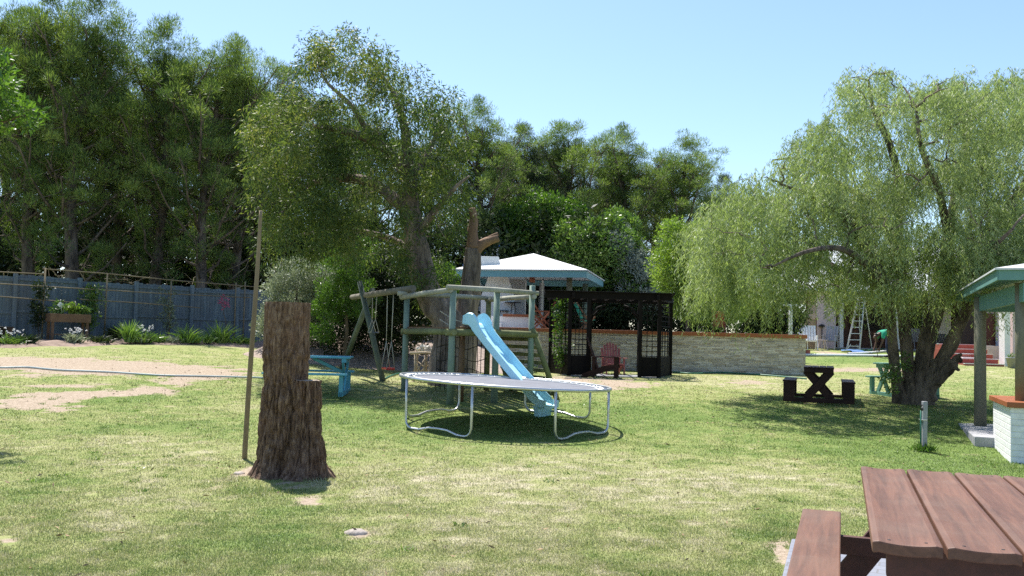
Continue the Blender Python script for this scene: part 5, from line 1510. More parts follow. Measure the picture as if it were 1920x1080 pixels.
c2 = at(1136, 640, 25.7); adirondack('dark adirondack chair seen from the side under the pergola', 'table_dark', (at(1138, 640, 24.7).x, 24.7, G(1.4, 24.7)), math.radians(80))

# ---------------------------------------------------------------- furniture on the terrace
def bistro():
    c = at(961, 600, 31.4)
    t = thing('bistro_table', 'small black iron bistro table on the terrace behind the white parapet', 'table', (c.x, c.y, TZ))
    part('top', 'black_iron', t, lambda m: m.tube([(0, 0, 1.02), (0, 0, 1.05)], .28, 20))
    for k in range(3):
        a = k * 2.09; part('leg', 'black_iron', t, lambda m: m.tube([(.05 * math.cos(a), .05 * math.sin(a), 1.02), (.22 * math.cos(a), .22 * math.sin(a), 0)], .014, 6))
    c = at(947, 600, 31.5)
    t = thing('bistro_chair', 'black iron chair with curved back left of the bistro table', 'chair', (c.x - .05, c.y, TZ + .28))
    part('seat', 'black_iron', t, lambda m: m.tube([(0, 0, .45), (0, 0, .475)], .19, 16))
    part('backrest', 'black_iron', t, lambda m: m.tube([(-.17, -.15, .46), (-.22, -.15, .8), (-.22, 0, .92), (-.22, .15, .8), (-.17, .15, .46)], .013, 6))
    for sx in (-1, 1):
        for sy in (-1, 1): part('leg', 'black_iron', t, lambda m: m.tube([(.12 * sx, .12 * sy, .45), (.18 * sx, .18 * sy, -.28)], .012, 6))
bistro()
def deck_chair(label, px_, D, mat, cloth, rz, s=1.0):
    c = at(px_, 620, D)
    t = thing('folding_chair', label, 'chair', (c.x, c.y, TZ), rz, 'folding chairs on the terrace'); t.scale = (s, s, s)
    for sy in (-.26, .26):
        part('leg', mat, t, lambda m: m.beam((-.32, sy, 0), (.28, sy, .62), .03, .045))
        part('leg', mat, t, lambda m: m.beam((.34, sy * .9, 0), (-.20, sy * .9, .52), .03, .045))
        part('back_post', mat, t, lambda m: m.beam((.16, sy * .95, .30), (-.22 - .18, sy * .95, 1.12), .03, .045))
        part('arm', mat, t, lambda m: m.box((.02, sy * 1.1, .64), (.55, .05, .022)))
    part('seat', cloth, t, lambda m: m.prism([(-.16, -.24, .44), (.28, -.24, .50), (.28, .24, .50), (-.16, .24, .44)], (0, 0, .02)))
    part('backrest', cloth, t, lambda m: m.prism([(-.14, -.24, .50), (-.41, -.24, 1.10), (-.41, .24, 1.10), (-.14, .24, .50)], (.02, 0, .008)))
deck_chair('wooden folding chair with dark green canvas at the left pergola corner on the terrace', 1010, 29.6, 'wood_reddish', 'fabric_green', math.radians(10), 1.1)
deck_chair('wooden folding chair with dark green canvas, right neighbour hidden partly by the pergola post', 1032, 30.3, 'wood_reddish', 'fabric_green', math.radians(150), 1.1)
deck_chair('bright green folding chair seen through the pergola lattice above the stone wall', 1098, 29.4, 'wood_brown', 'plastic_green', math.radians(8), .9)
deck_chair('reddish wooden folding chair on the terrace under the pepper tree branches', 1348, 29.2, 'wood_reddish', 'wood_reddish', math.radians(70), .75)

# ---------------------------------------------------------------- fence, trellis and garden bed on the left
FA, FB = at(-700, 600, 20.6), at(560, 600, 33.4)
fa0 = at(0, 560, 25.9); fb0 = at(470, 560, 32.0)
fd = Vector((fb0.x - fa0.x, fb0.y - fa0.y, 0)).normalized(); fn = Vector((fd.y, -fd.x, 0))
FTOP = 2.88
def fpt(px_, off=0.0):
    """point on the fence line seen at column px_, moved 'off' metres towards the lawn"""
    r = ray(px_, 600); A_ = Vector((fa0.x, fa0.y, 0)) + fn * off
    # A + s fd = r*D
    det = fd.x * (-r[1]) - (-r[0]) * fd.y
    rx_, ry_ = -A_.x, -A_.y
    s = (rx_ * (-r[1]) - (-r[0]) * ry_) / det
    return A_ + fd * s
def fence():
    P0 = fpt(-420); P1 = fpt(560); L = (P1 - P0).length
    base = Vector((fpt(230).x, fpt(230).y, 1.0))
    t = thing('wooden_fence', 'weathered blue grey wooden plank fence with posts along the left side of the garden', 'fence', base)
    posts = [-420, -330, -240, -160, -70, 25, 147, 253, 358, 444, 530]
    rng = np.random.default_rng(2)
    for i, (a, b) in enumerate(zip(posts[:-1], posts[1:])):
        A_, B_ = fpt(a, -.05), fpt(b, -.05); n = max(4, int((B_ - A_).length / .105)); zt = FTOP + (.0, .05, -.02, .03)[i % 4]
        def boards(m):
            for k in range(n):
                p = A_.lerp(B_, (k + .5) / n); w = (B_ - A_).length / n - .010
                g = G(p.x, p.y) - .05; z1 = zt + rng.uniform(-.02, .02)
                m.box((p.x, p.y, (g + z1) / 2), (w, .018, z1 - g), M=Matrix((fd, fn, Vector((0, 0, 1)))).transposed())
        part('boards', 'fence_wood', t, boards, origin=base)
        for dz in (-.12, -1.05):
            part('rail', 'fence_wood', t, lambda m: m.beam(A_ + fn * .03 + Vector((0, 0, zt + dz)), B_ + fn * .03 + Vector((0, 0, zt + dz)), .04, .075), origin=base)
    for px_ in posts:
        p = fpt(px_, .045)
        part('post', 'fence_wood', t, lambda m: m.box((p.x, p.y, (G(p.x, p.y) + FTOP + .05) / 2), (.11, .09, FTOP + .05 - G(p.x, p.y) + .05), M=Matrix((fd, fn, Vector((0, 0, 1)))).transposed()), .004, origin=base)
fence()
def trellis():
    b0 = fpt(200, .5); base = Vector((b0.x, b0.y, G(b0.x, b0.y)))
    t = thing('bamboo_trellis', 'long thin bamboo pole trellis standing in front of the wooden fence', 'trellis', base)
    def zat(px_, py_, off): 
        p = fpt(px_, off); return at(px_, py_, p.y)
    for line, off in (([(-200, 500), (-60, 507), (85, 514)], .5), ([(80, 504), (200, 513), (330, 526), (480, 538)], .52), ([(-200, 518), (0, 532), (150, 541), (300, 550), (470, 558)], .54), ([(-150, 548), (0, 556), (137, 567)], .5), ([(150, 561), (260, 568), (375, 577)], .56)):
        part('pole', 'bamboo_dull', t, lambda m: m.tube([zat(a, b, off) for a, b in line], [.019] * len(line), 6), origin=base)
    for px_, y0 in ((80, 502), (197, 512), (318, 524), (440, 530), (457, 528), (-60, 500)):
        p = fpt(px_, .47); top = at(px_, y0, p.y)
        part('upright', 'bamboo_dull', t, lambda m: m.tube([(p.x, p.y, G(p.x, p.y) - .05), (p.x, p.y, top.z)], .024, 7), origin=base)
trellis()
def bed():
    n = 90; k = 10
    Vs = []
    rng = np.random.default_rng(6)
    for i in range(n):
        f = i / (n - 1); px_ = -420 + 980 * f
        p = fpt(px_, -.3); q = fpt(px_, 2.5 + .25 * math.sin(i * .5) + .2 * math.sin(i * .17))
        for j in range(k):
            u = j / (k - 1); r = p.lerp(q, u)
            z = G(r.x, r.y) + .012 + .10 * math.sin(math.pi * u) * (1) + rng.normal() * .012 * (j < k - 1) - (.03 if j == k - 1 else 0)
            Vs.append((r.x, r.y, z))
    idx = np.arange(n * k).reshape(n, k)
    o = np_mesh('garden_bed', np.array(Vs), np.stack([idx[:-1, :-1], idx[1:, :-1], idx[1:, 1:], idx[:-1, 1:]], -1).reshape(-1, 4), MATS['bed_soil'], smooth=True); setting(o)
bed()

def tuft(name, label, cat, px_, py_, h, w, n, mat, seed, stiff=.35, width=.02, group=None, D=None, flowers=None, fcol='petal_white'):
    p = gpx(px_, py_)
    if D is None:
        q = fpt(px_, 1.95 if cat == 'plant' and not 'against the fence' in label else 1.0); p = Vector((q.x, q.y, G(q.x, q.y) + .06)) if px_ < 500 else p
    if px_ < 500: h *= .74; w *= .72; n = int(n * .8)
    rng = np.random.default_rng(seed)
    P_ = np.stack([rng.normal(size=n) * w * .25, rng.normal(size=n) * w * .25, np.zeros(n)], 1)
    Dv = unit(np.stack([rng.normal(size=n) * stiff + P_[:, 0] / w, rng.normal(size=n) * stiff, np.ones(n)], 1))
    L = rng.uniform(.5, 1, n) * h
    # two-segment bending blades
    s = unit(np.cross(Dv, rng.normal(size=(n, 3)))) * width / 2
    mid = P_ + Dv * L[:, None] * .6; D2 = unit(Dv + np.stack([Dv[:, 0] * 1.2, Dv[:, 1] * 1.2, -.3 * np.ones(n)], 1)); tip = mid + D2 * L[:, None] * .45
    V = np.stack([P_ - s, P_ + s, mid + s, mid - s, mid - s, mid + s, tip + s * .15, tip - s * .15], 1).reshape(-1, 3)
    o = np_mesh(name, V, np.arange(8 * n).reshape(-1, 4), MATS[mat]); o.location = p
    tag(o, label, cat, group)
    if flowers:
        m = 22
        P2 = np.stack([rng.normal(size=m) * w * .4, rng.normal(size=m) * w * .3, h * rng.uniform(.7, 1.15, m)], 1)
        P2 = np.repeat(P2, 6, 0); V, Q = leaf_arrays(P2, unit(rng.normal(size=P2.shape)), .045, .035, rng)
        f = np_mesh('flowers', V, Q, MATS[fcol], o); f['kind'] = 'stuff'
    return o
tuft('grass_tuft', 'tall bright strap leaved clump in the bed, left of the two lavender mounds', 'plant', 244, 655, .95, .35, 130, 'blade_green', 1, .16, .03)
tuft('grass_tuft', 'tall spiky clump in the bed, third tallest, under the long bamboo pole', 'plant', 350, 660, .85, .55, 120, 'blade_green', 2, .35, .03)
tuft('grass_tuft', 'tallest arching strap leaved clump near the pink flowered sapling', 'plant', 414, 662, 1.05, .6, 150, 'blade_green', 3, .28, .03)
tuft('grass_tuft', 'short yellow green clump in the bed between the lavender mound and the spiky clump', 'plant', 300, 655, .45, .4, 90, 'blade_green', 4, .5, .03)
tuft('grass_tuft', 'small yellow green clump right of the spiky clump', 'plant', 368, 665, .55, .5, 110, 'blade_green', 5, .5, .035)
tuft('grass_tuft', 'thin yellowish clump between two tall strap leaved clumps', 'plant', 391, 665, .5, .35, 80, 'blade_green', 6, .4, .03)
tuft('grass_tuft', 'low broad leaved clump at the right end of the bed beside the thin pole', 'plant', 458, 655, .55, .9, 170, 'blade_green', 7, .8, .04)
tuft('flowering_bush', 'low bush dotted with white daisies at the left end of the bed', 'plant', 18, 655, .5, .9, 300, 'leaf_mid', 8, .9, .03, flowers=True)
tuft('flowering_bush', 'small bush with a few white flowers right of the planter box', 'plant', 142, 660, .5, .45, 220, 'leaf_grey', 9, .6, .03, flowers=True)
tuft('flowering_bush', 'bluish bush topped with white flowers behind the lavender mound', 'plant', 272, 650, .62, .8, 320, 'leaf_mid', 10, .8, .03, flowers=True)
tuft('lavender', 'round grey lavender mound in the middle of the bed', 'plant', 268, 660, .42, .6, 260, 'leaf_grey', 11, .9, .02)
tuft('lavender', 'grey green lavender mound left of the spiky clump', 'plant', 320, 662, .42, .65, 260, 'leaf_grey', 12, .9, .02)
tuft('low_bush', 'dark low bush in the bed right of the planter box', 'plant', 190, 655, .45, .7, 260, 'leaf_dark', 13, .9, .03)
tuft('low_bush', 'dark upright bush against the fence left of the tall strap leaved clump', 'plant', 216, 650, .8, .3, 150, 'leaf_dark', 14, .3, .03)
tuft('low_bush', 'small dark bush in the shade left of the planter box', 'plant', 52, 652, .5, .6, 200, 'leaf_dark', 15, .7, .03)
for i, (px_, py_, l) in enumerate(((590, 655, 'grass clump at the foot of the rounded shrub, left one'), (607, 655, 'grass clump at the foot of the bright feathery shrub'))):
    tuft('grass_tuft', l, 'plant', px_, py_, .6, .5, 110, 'blade_green', 30 + i, .5, .03)
for i in range(9):
    px_ = (560, 640, 880, 905, 930, 860, 990, 1010, 895)[i]; py_ = (650, 652, 672, 690, 678, 660, 700, 690, 655)[i]
    p = gpx(px_, py_)
    u_ = max(0, min(1, (p.y - 24.6) / 4.6)) if px_ > 700 else 0
    o = tuft('bank_plant', ('low plant at the edge of the rounded shrub', 'low plant under the feathery shrub', 'strappy seedling on the mulch bank, left of the net middle', 'small clump on the mulch bank behind the rope net', 'small clump on the mulch bank left of the slide', 'little plant by the gum tree foot on the bank', 'low clump at the foot of the stone wall left of the log steps', 'second low clump at the foot of the stone wall beside the log steps', 'highest small plant on the mulch bank')[i], 'plant', px_, py_, .32, .45, 90, ('leaf_mid', 'blade_green')[i % 2], 50 + i, .7, .03, D=1)

def climber(name, label, px_, h, seed, mat, top_extra=0, n=30):
    q = fpt(px_, .42); base = Vector((q.x, q.y, G(q.x, q.y)))
    rng = np.random.default_rng(seed)
    t = thing(name, label, 'climbing plant', base)
    part('stem', 'twig', t, lambda m: m.tube([(.02 * math.sin(k * 2), .0, h * k / 6) for k in range(7)], .012, 5))
    hs = rng.uniform(.25, 1, n) * h
    cs = np.stack([rng.normal(size=n) * .12, rng.normal(size=n) * .08, hs], 1)
    V, Q = leaf_cloud(cs, rng.uniform(.1, .18, n), 26, .09, .05, rng)
    np_mesh('foliage', V, Q, MATS[mat], t)
climber('climbing_plant', 'dark leafy climber on the bamboo stake left of the planter box', 73, 1.7, 1, 'leaf_dark')
climber('climbing_plant', 'wide green climber against the fence right of the planter box', 168, 1.75, 2, 'leaf_mid', n=46)
climber('climbing_plant', 'slim climber with pale leaves on the stake in the middle of the fence', 314, 1.7, 3, 'leaf_grey', n=22)
def sapling():
    q = fpt(418, 1.0); base = Vector((q.x, q.y, G(q.x, q.y))); t = thing('sapling', 'young sapling with pink leaves on a thin stem before the fence', 'sapling', base)
    q2 = at(434, 664, q.y) - base
    part('stem', 'twig', t, lambda m: m.tube([(.22, 0, 0), (.15, 0, .5), (.02, 0, 1.0), (.0, 0, 1.5)], [.022, .018, .012, .006], 6))
    rng = np.random.default_rng(3)
    cs = np.array([(0, 0, 1.5), (-.1, 0, 1.42), (.08, 0, 1.28), (.0, 0, 1.2), (.13, 0, 1.36), (-.05, 0, 1.3)])
    V, Q = leaf_cloud(cs, np.full(6, .1), 16, .08, .045, rng); np_mesh('leaves', V, Q, MATS['petal_pink'], t)
sapling()
def planter():
    q = fpt(128, .95); base = Vector((q.x, q.y, G(q.x, q.y) + .03)); rz = math.atan2(fd.y, fd.x)
    t = thing('planter_box', 'raised brown timber planter box on legs in front of the fence', 'planter', base, rz - .1)
    part('box', 'wood_brown', t, lambda m: (m.box((0, -.24, .70), (1.1, .03, .24)), m.box((0, .24, .70), (1.1, .03, .24)), m.box((-.535, 0, .70), (.03, .45, .24)), m.box((.535, 0, .70), (.03, .45, .24)), m.box((0, 0, .62), (1.04, .45, .03))), .004)
    part('soil', 'bed_soil', t, lambda m: m.box((0, 0, .76), (1.04, .45, .06)))
    for sx in (-1, 1):
        for sy in (-1, 1): part('leg', 'wood_brown', t, lambda m: m.box((sx * .47, sy * .19, .29), (.07, .07, .58)), .003)
    part('shelf', 'wood_brown', t, lambda m: m.box((0, 0, .22), (1.0, .38, .03)))
    rng = np.random.default_rng(9)
    R = Matrix.Rotation(rz - .1, 3, 'Z')
    for k, (dx, h, l) in enumerate(((-.28, .38, 'leafy plant at the left end of the planter box'), (.1, .30, 'yellowish leafy plant in the middle of the planter box'), (.36, .26, 'low leafy plant at the right end of the planter box'))):
        n = 14; cs = np.stack([rng.normal(size=n) * .09, rng.normal(size=n) * .07, rng.uniform(.05, h, n)], 1)
        V, Q = leaf_cloud(cs, np.full(n, .09), 26, .08, .045, rng)
        o = np_mesh('potted_plant', V, Q, MATS[('leaf_mid', 'leaf_yellow', 'leaf_mid')[k]]); o.location = base + R @ Vector((dx, 0, .79)); tag(o, l, 'plant')
    s = thing('plant_label', 'white diamond shaped plant label on a stick in the planter box', 'plant label', base + R @ Vector((-.25, -.1, .78)), rz)
    part('stick', 'white_paint', s, lambda m: m.beam((.06, 0, 0), (0, 0, .22), .012, .012)); part('card', 'white_paint', s, lambda m: m.box((-.01, -.012, .29), (.15, .006, .13), (0, math.radians(40), 0)))
    s = thing('garden_stake', 'short pale curved stake standing in the planter box', 'stake', base + R @ Vector((.17, -.05, .78)))
    part('rod', 'rope_pale', s, lambda m: m.tube([(0, 0, 0), (0, 0, .34), (-.03, 0, .42)], .014, 6))
    q = fpt(2, 1.1)
    b = thing('black_tub', 'round black tub lying in the bed at the left edge of the fence', 'tub', (q.x, q.y, G(q.x, q.y) + .05)); part('shell', 'black_iron', b, lambda m: m.lathe((0, 0, 0), [(.0, 0), (.24, 0), (.32, .42), (.34, .44), (.30, .44), (.22, .04), (0, .04)], 20))
planter()

def hose(name, label, pxs, mat, r=.014):
    p = [gpx(a, b) + Vector((0, 0, r * 1.2)) for a, b in pxs]; pts, rr = smooth_path(p, [r] * len(p), 8)
    for q in pts: q.z = G(q.x, q.y) + r * 1.3
    m = MB(p[0]); m.tube(pts, r, 7); tag(m.build(name, mat), label, 'hose')
hose('garden_hose', 'pale green hose snaking over the sandy patch on the left lawn', [(-90, 690), (0, 692), (50, 691), (110, 696), (200, 700), (300, 706), (390, 708), (470, 710), (520, 712)], 'hose_grey', .02)
hose('garden_hose', 'green hose lying along the foot of the stone wall', [(1262, 699), (1300, 702), (1350, 700), (1420, 704), (1480, 709), (1512, 712)], 'hose_green', .022)
hose('garden_hose', 'short length of green hose curling beside the swing frame leg', [(722, 712), (735, 706), (752, 702), (775, 708)], 'hose_green', .02)

# ---------------------------------------------------------------- house with veranda at the back right
def house():
    base = Vector((19, 44, 1.35)); z0 = 1.38
    t = thing('house', 'long house with pink and white walls, shaded veranda and pale roof', 'house', base)
    def X(px_, D): return at(px_, 640, D).x
    Z = 4.1
    x_a, x_b = X(1530, 42.0), X(1567, 42.0)
    part('wall', 'pink_wall', t, lambda m: m.box(((x_a + x_b) / 2, 42.6, (Z + .9) / 2), (x_b - x_a, 1.2, Z - .9)), .01, origin=base)
    part('rear_wall', 'brick_dim', t, lambda m: m.box(((x_b + 31) / 2, 46.2, (Z + 1) / 2), (31 - x_b, .3, Z - 1)), origin=base)
    part('veranda_floor', 'concrete', t, lambda m: m.box(((x_b + 31) / 2, 44.2, 1.21), (31 - x_b, 3.8, .42)), origin=base)
    for px_ in (1578, 1684, 1747):
        x_ = X(px_, 42.3); part('column', 'white_paint', t, lambda m: m.box((x_, 42.4, (Z + 1.3) / 2), (.18, .18, Z - 1.3)), .005, origin=base)
    a, b = X(1760, 44), X(1786, 44)
    part('wall', 'white_paint', t, lambda m: m.box(((a + b) / 2, 44.3, (Z + 1.0) / 2), (b - a, .3, Z - 1.0)), .01, origin=base)
    # doors and windows in the veranda shade
    for px0, px1, nm, mt, lo in ((1571, 1592, 'door', 'dark_door', 0), (1612, 1650, 'window', 'dark_void', .9), (1652, 1664, 'door', 'dark_door', 0), (1700, 1728, 'window', 'dark_void', .9), (1731, 1756, 'door', 'dark_door', 0), (1789, 1806, 'door', 'dark_void', 0)):
        xa, xb = X(px0, 46), X(px1, 46)
        d = part(nm, mt, t, lambda m: m.box(((xa + xb) / 2, 46.03, 1.42 + lo + (2.1 - lo) / 2), (xb - xa, .06, 2.1 - lo)), origin=base)
        part('frame', 'white_paint' if lo else 'dark_door', d, lambda m: (m.box((xa - .03, 46.0, 1.42 + lo + (2.1 - lo) / 2), (.06, .1, 2.1 - lo)), m.box((xb + .03, 46.0, 1.42 + lo + (2.1 - lo) / 2), (.06, .1, 2.1 - lo)), m.box(((xa + xb) / 2, 46.0, 3.55), (xb - xa + .12, .1, .06))), origin=base)
    # entry wing on the right
    D1 = 37.5
    a, b = X(1814, D1), X(1850, D1)
    part('wall', 'white_paint', t, lambda m: m.box(((X(1868, D1) + X(1884, D1)) / 2, D1, (Z + .8) / 2), (X(1884, D1) - X(1868, D1), .3, Z - .8)), .01, origin=base)
    c0, c1 = X(1848, D1), X(1868, D1)
    dd = part('stable_door', 'dark_door', t, lambda m: m.box(((c0 + c1) / 2, D1 + .1, 2.3), (c1 - c0, .06, 1.3)), origin=base)
    part('upper_pane', 'grey_wall', dd, lambda m: m.box(((c0 + c1) / 2, D1 + .1, 3.3), (c1 - c0 - .08, .04, .66)), origin=base)
    part('door_frame', 'dark_door', dd, lambda m: (m.box((c0, D1 + .1, 2.4), (.07, .1, 2.1)), m.box((c1 - .0, D1 + .1, 2.4), (.07, .1, 2.1)), m.box(((c0 + c1) / 2, D1 + .1, 2.97), (c1 - c0 - .08, .08, .05))), origin=base)
    part('side_wall', 'dark_void', t, lambda m: m.box((c0 - .5, D1 + .2, 2.6), (.9, .1, 2.8)), origin=base)
    part('porch_floor', 'concrete_pale', t, lambda m: m.box(((X(1806, 38) + X(1884, 38)) / 2, D1 - .1, 1.28), (X(1884, 38) - X(1806, 38), 1.9, .75)), .01, origin=base)
    pw0, pw1 = X(1884, 33.2), X(1894.5, 33.2)
    part('pillar', 'white_paint', t, lambda m: m.box(((pw0 + pw1) / 2, 33.4, (3.3 + .6) / 2), (pw1 - pw0, .4, 2.7)), .01, origin=base)
    part('wall', 'pink_wall', t, lambda m: m.box((X(1901, 33.5), 33.6, (3.3 + .6) / 2), (.24, .5, 2.7)), .005, origin=base)
    part('wall', 'terracotta_wall', t, lambda m: m.box((X(1906, 33.5) + 3.1, 33.7, (3.3 + .6) / 2), (6.2, .3, 2.7)), origin=base)
    # roof
    m = MB(base)
    x0, x1 = x_a - .6, 40
    m.add([(x0, 41.4, Z), (x1, 41.4, Z), (x1, 48.5, 6.9), (x0 + 2, 48.5, 6.9), (x1, 56, Z), (x0, 56, Z), (x0, 41.4, Z - .12), (x1, 41.4, Z - .12), (x1, 56, Z - .12), (x0, 56, Z - .12)],
          [(0, 1, 2, 3), (3, 2, 4, 5), (0, 3, 5), (0, 6, 7, 1), (5, 9, 6, 0), (6, 9, 8, 7)])
    m.build('roof', 'roof_pale', t)
    m = MB(base); m.add([(X(1800, 38), 36.2, 3.75), (36, 36.2, 3.75), (36, 41.39, 4.6), (X(1800, 38), 41.39, 4.6), (X(1800, 38), 36.2, 3.65), (36, 36.2, 3.65)], [(0, 1, 2, 3), (0, 4, 5, 1)]); m.build('porch_roof', 'roof_pale', t)
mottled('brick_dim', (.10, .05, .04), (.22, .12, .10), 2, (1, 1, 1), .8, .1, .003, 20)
house()

def steps():
    a = at(1812, 685, 33.0); b = at(1886, 690, 33.0)
    base = Vector(((a.x + b.x) / 2, 33, .8))
    t = thing('steps', 'flight of red painted steps with pale edges leading up to the house door', 'steps', base)
    n = 5; z0 = .78; rise = (1.66 - z0) / n
    for k in range(n):
        y0 = 33.1 + k * .62; lx = a.x + (.0 if k else .0) + k * .05; rx = b.x + k * .12
        z = z0 + rise * (k + 1)
        st = part('riser', 'brick_red', t, lambda m: m.box(((lx + rx) / 2, y0 + .35, z / 2 + .2), (rx - lx, .7 if k < n - 1 else 1.2, z - .4)), .005, origin=base)
        part('nosing', 'concrete_pale', st, lambda m: m.box(((lx + rx) / 2, y0 + .05, z + .012), (rx - lx + .02, .14, .03)), origin=base)
    g = at(1812, 668, 34.4)
    w = MB((g.x, 34.4, .9)); w.box((g.x - .12, 34.6, 1.0), (.42, 1.2, .38)); tag(w.build('low_wall', 'white_paint', bevel=.01), 'short low white wall left of the red steps', 'wall')
    p = at(1900, 688, 32.6); gz_ = G(p.x, 32.6)
    t = thing('plant_pot', 'grey flower pot at the foot of the white pillar beside the red steps', 'flower pot', (p.x - .05, 32.6, gz_))
    part('pot', 'concrete', t, lambda m: m.lathe((0, 0, 0), [(0, 0), (.13, 0), (.19, .34), (.21, .34), (.21, .38), (.17, .38), (.16, .3), (0, .3)], 16))
    rng = np.random.default_rng(2); V, Q = leaf_cloud(np.array([(0, 0, .42), (.05, 0, .46), (-.06, .02, .43)]), np.full(3, .1), 30, .08, .03, rng); np_mesh('plant', V, Q, MATS['leaf_mid'], t)
steps()

def reed_fence():
    a, b = at(1440, 640, 41.0), at(1530, 640, 41.0); base = Vector(((a.x + b.x) / 2, 41, 1.3))
    t = thing('reed_fence', 'brown reed screen fence left of the pink house wall', 'fence', base); rng = np.random.default_rng(1)
    n = int((b.x - a.x) / .055)
    top = at(1500, 597, 41).z
    def reeds(m):
        for k in range(n):
            x_ = a.x + (b.x - a.x) * k / n; m.box((x_, 41 + rng.uniform(-.01, .01), (top + 1.1) / 2 + rng.uniform(-.02, .03)), (.045, .03, top - 1.1))
    part('screen', 'reed', t, reeds, origin=base)
    for f in (0, .5, 1): part('post', 'wood_brown', t, lambda m: m.box((a.x + (b.x - a.x) * f, 41.06, (top + 1.1) / 2), (.08, .08, top - 1.0)), origin=base)
mottled('reed', (.20, .13, .07), (.46, .34, .20), 4, (6, 6, .5), .8, .2, .003, 20)
reed_fence()

def washing_post():
    g = at(1482, 640, 33.0); base = Vector((g.x, 33, TZ - .8)); top = at(1484, 573, 33).z
    t = thing('washing_line_post', 'white T shaped post standing beyond the right end of the stone wall', 'post', base)
    part('pole', 'white_paint', t, lambda m: m.box((g.x, 33, (top + base.z) / 2), (.11, .11, top - base.z)), .006, origin=base)
    part('crossbar', 'white_paint', t, lambda m: m.box((g.x + .05, 33, top + .02), (.62, .07, .07)), .006, origin=base)
washing_post()

def patio_chair(name, label, cat, px_, D, mat, rz, s=1.0, high=True, group=None):
    c = at(px_, 650, D); z = G(c.x, c.y)
    t = thing(name, label, cat, (c.x, c.y, z), rz, group); t.scale = (s, s, s)
    part('seat', mat, t, lambda m: [m.box((0, -.2 + k * .1, .42 - k * .008), (.50, .085, .02)) for k in range(5)])
    part('backrest', mat, t, lambda m: [m.beam((-.22 + k * .11, .24, .42), (-.22 + k * .11, .44, 1.08 if high else .85), .09, .02, up=(0, 1, 0)) for k in range(5)] + [m.box((0, .44, 1.06 if high else .83), (.54, .03, .05))])
    for sx in (-1, 1):
        part('arm', mat, t, lambda m: m.box((sx * .28, .02, .64), (.06, .52, .025)), .004)
        part('leg', mat, t, lambda m: m.beam((sx * .28, -.30, 0), (sx * .28, -.12, .64), .035, .04))
        part('leg', mat, t, lambda m: m.beam((sx * .27, .38, 0), (sx * .27, .12, .62), .035, .04))
    return t
W_ = 'white plastic garden chairs'
patio_chair('plastic_chair', 'white slatted plastic chair beside the pink wall, right of its twin', 'chair', 1519, 39.6, 'white_plastic', math.radians(-12), 1.0, True, W_)
patio_chair('plastic_chair', 'white slatted plastic chair half hidden behind the end of the stone wall', 'chair', 1500, 39.9, 'white_plastic', math.radians(-10), 1.0, True, W_)
patio_chair('metal_chair', 'grey metal chair standing against the pink wall', 'chair', 1556, 40.4, 'concrete', math.radians(-35), .98)
patio_chair('plastic_chair', 'green grey plastic chair on the veranda in front of the white wall panel', 'chair', 1772, 43.3, 'plastic_grey', 0, .95, False)
patio_chair('plastic_chair', 'pale chair on the veranda between the pepper tree trunks', 'chair', 1721, 43.2, 'concrete', 0, .95)
def small_table():
    c = at(1540, 650, 40.0); z = G(c.x, c.y)
    t = thing('side_table', 'small pink side table between the white and the grey chair', 'table', (c.x, c.y, z))
    part('top', 'pink_wall', t, lambda m: m.box((0, 0, .44), (.42, .4, .03)), .004)
    for a, b in ((-1, -1), (1, -1), (-1, 1), (1, 1)): part('leg', 'pink_wall', t, lambda m: m.beam((a * .22, b * .18, 0), (a * .12, b * .1, .43), .03, .03))
    c = at(1541, 625, 41.9)
    t = thing('wall_lantern', 'dark lantern hanging on the pink house wall', 'lamp', (c.x, 41.9, c.z))
    part('bracket', 'black_iron', t, lambda m: (m.tube([(0, .09, .34), (0, 0, .34), (0, 0, -.25)], .025, 6)))
    part('shade', 'black_iron', t, lambda m: m.lathe((0, 0, .30), [(.03, .12), (.14, .06), (.14, 0), (.02, 0)], 10))
small_table()

def ladder():
    c = at(1606, 655, 40.3); z = G(c.x, c.y)
    t = thing('step_ladder', 'aluminium step ladder standing open on the lawn before the veranda', 'ladder', (c.x, c.y, z), math.radians(-20))
    H = 2.35
    for s in (-1, 1):
        part('rail', 'aluminium', t, lambda m: m.beam((s * .27 - .15, -.15, 0), (s * .13 + .20, .25, H), .035, .07))
        part('rear_leg', 'aluminium', t, lambda m: m.beam((s * .25 + .42, .85, 0), (s * .11 + .22, .32, H - .1), .03, .03))
    for k in range(8):
        f = (k + .7) / 8.4; h = f * H; hw = .27 + (.13 - .27) * f; cx = -.15 + .35 * f
        part('tread', 'aluminium', t, lambda m: m.box((cx, -.15 + .4 * f, h), (2 * hw, .09, .03)))
    part('top_cap', 'aluminium', t, lambda m: m.box((.20, .27, H + .02), (.34, .22, .05)), .01)
    for s in (-1, 1): part('foot_brace', 'aluminium', t, lambda m: m.beam((s * .25 - .15, -.14, .04), (s * .12 - .12, -.1, .28), .02, .02))
ladder()

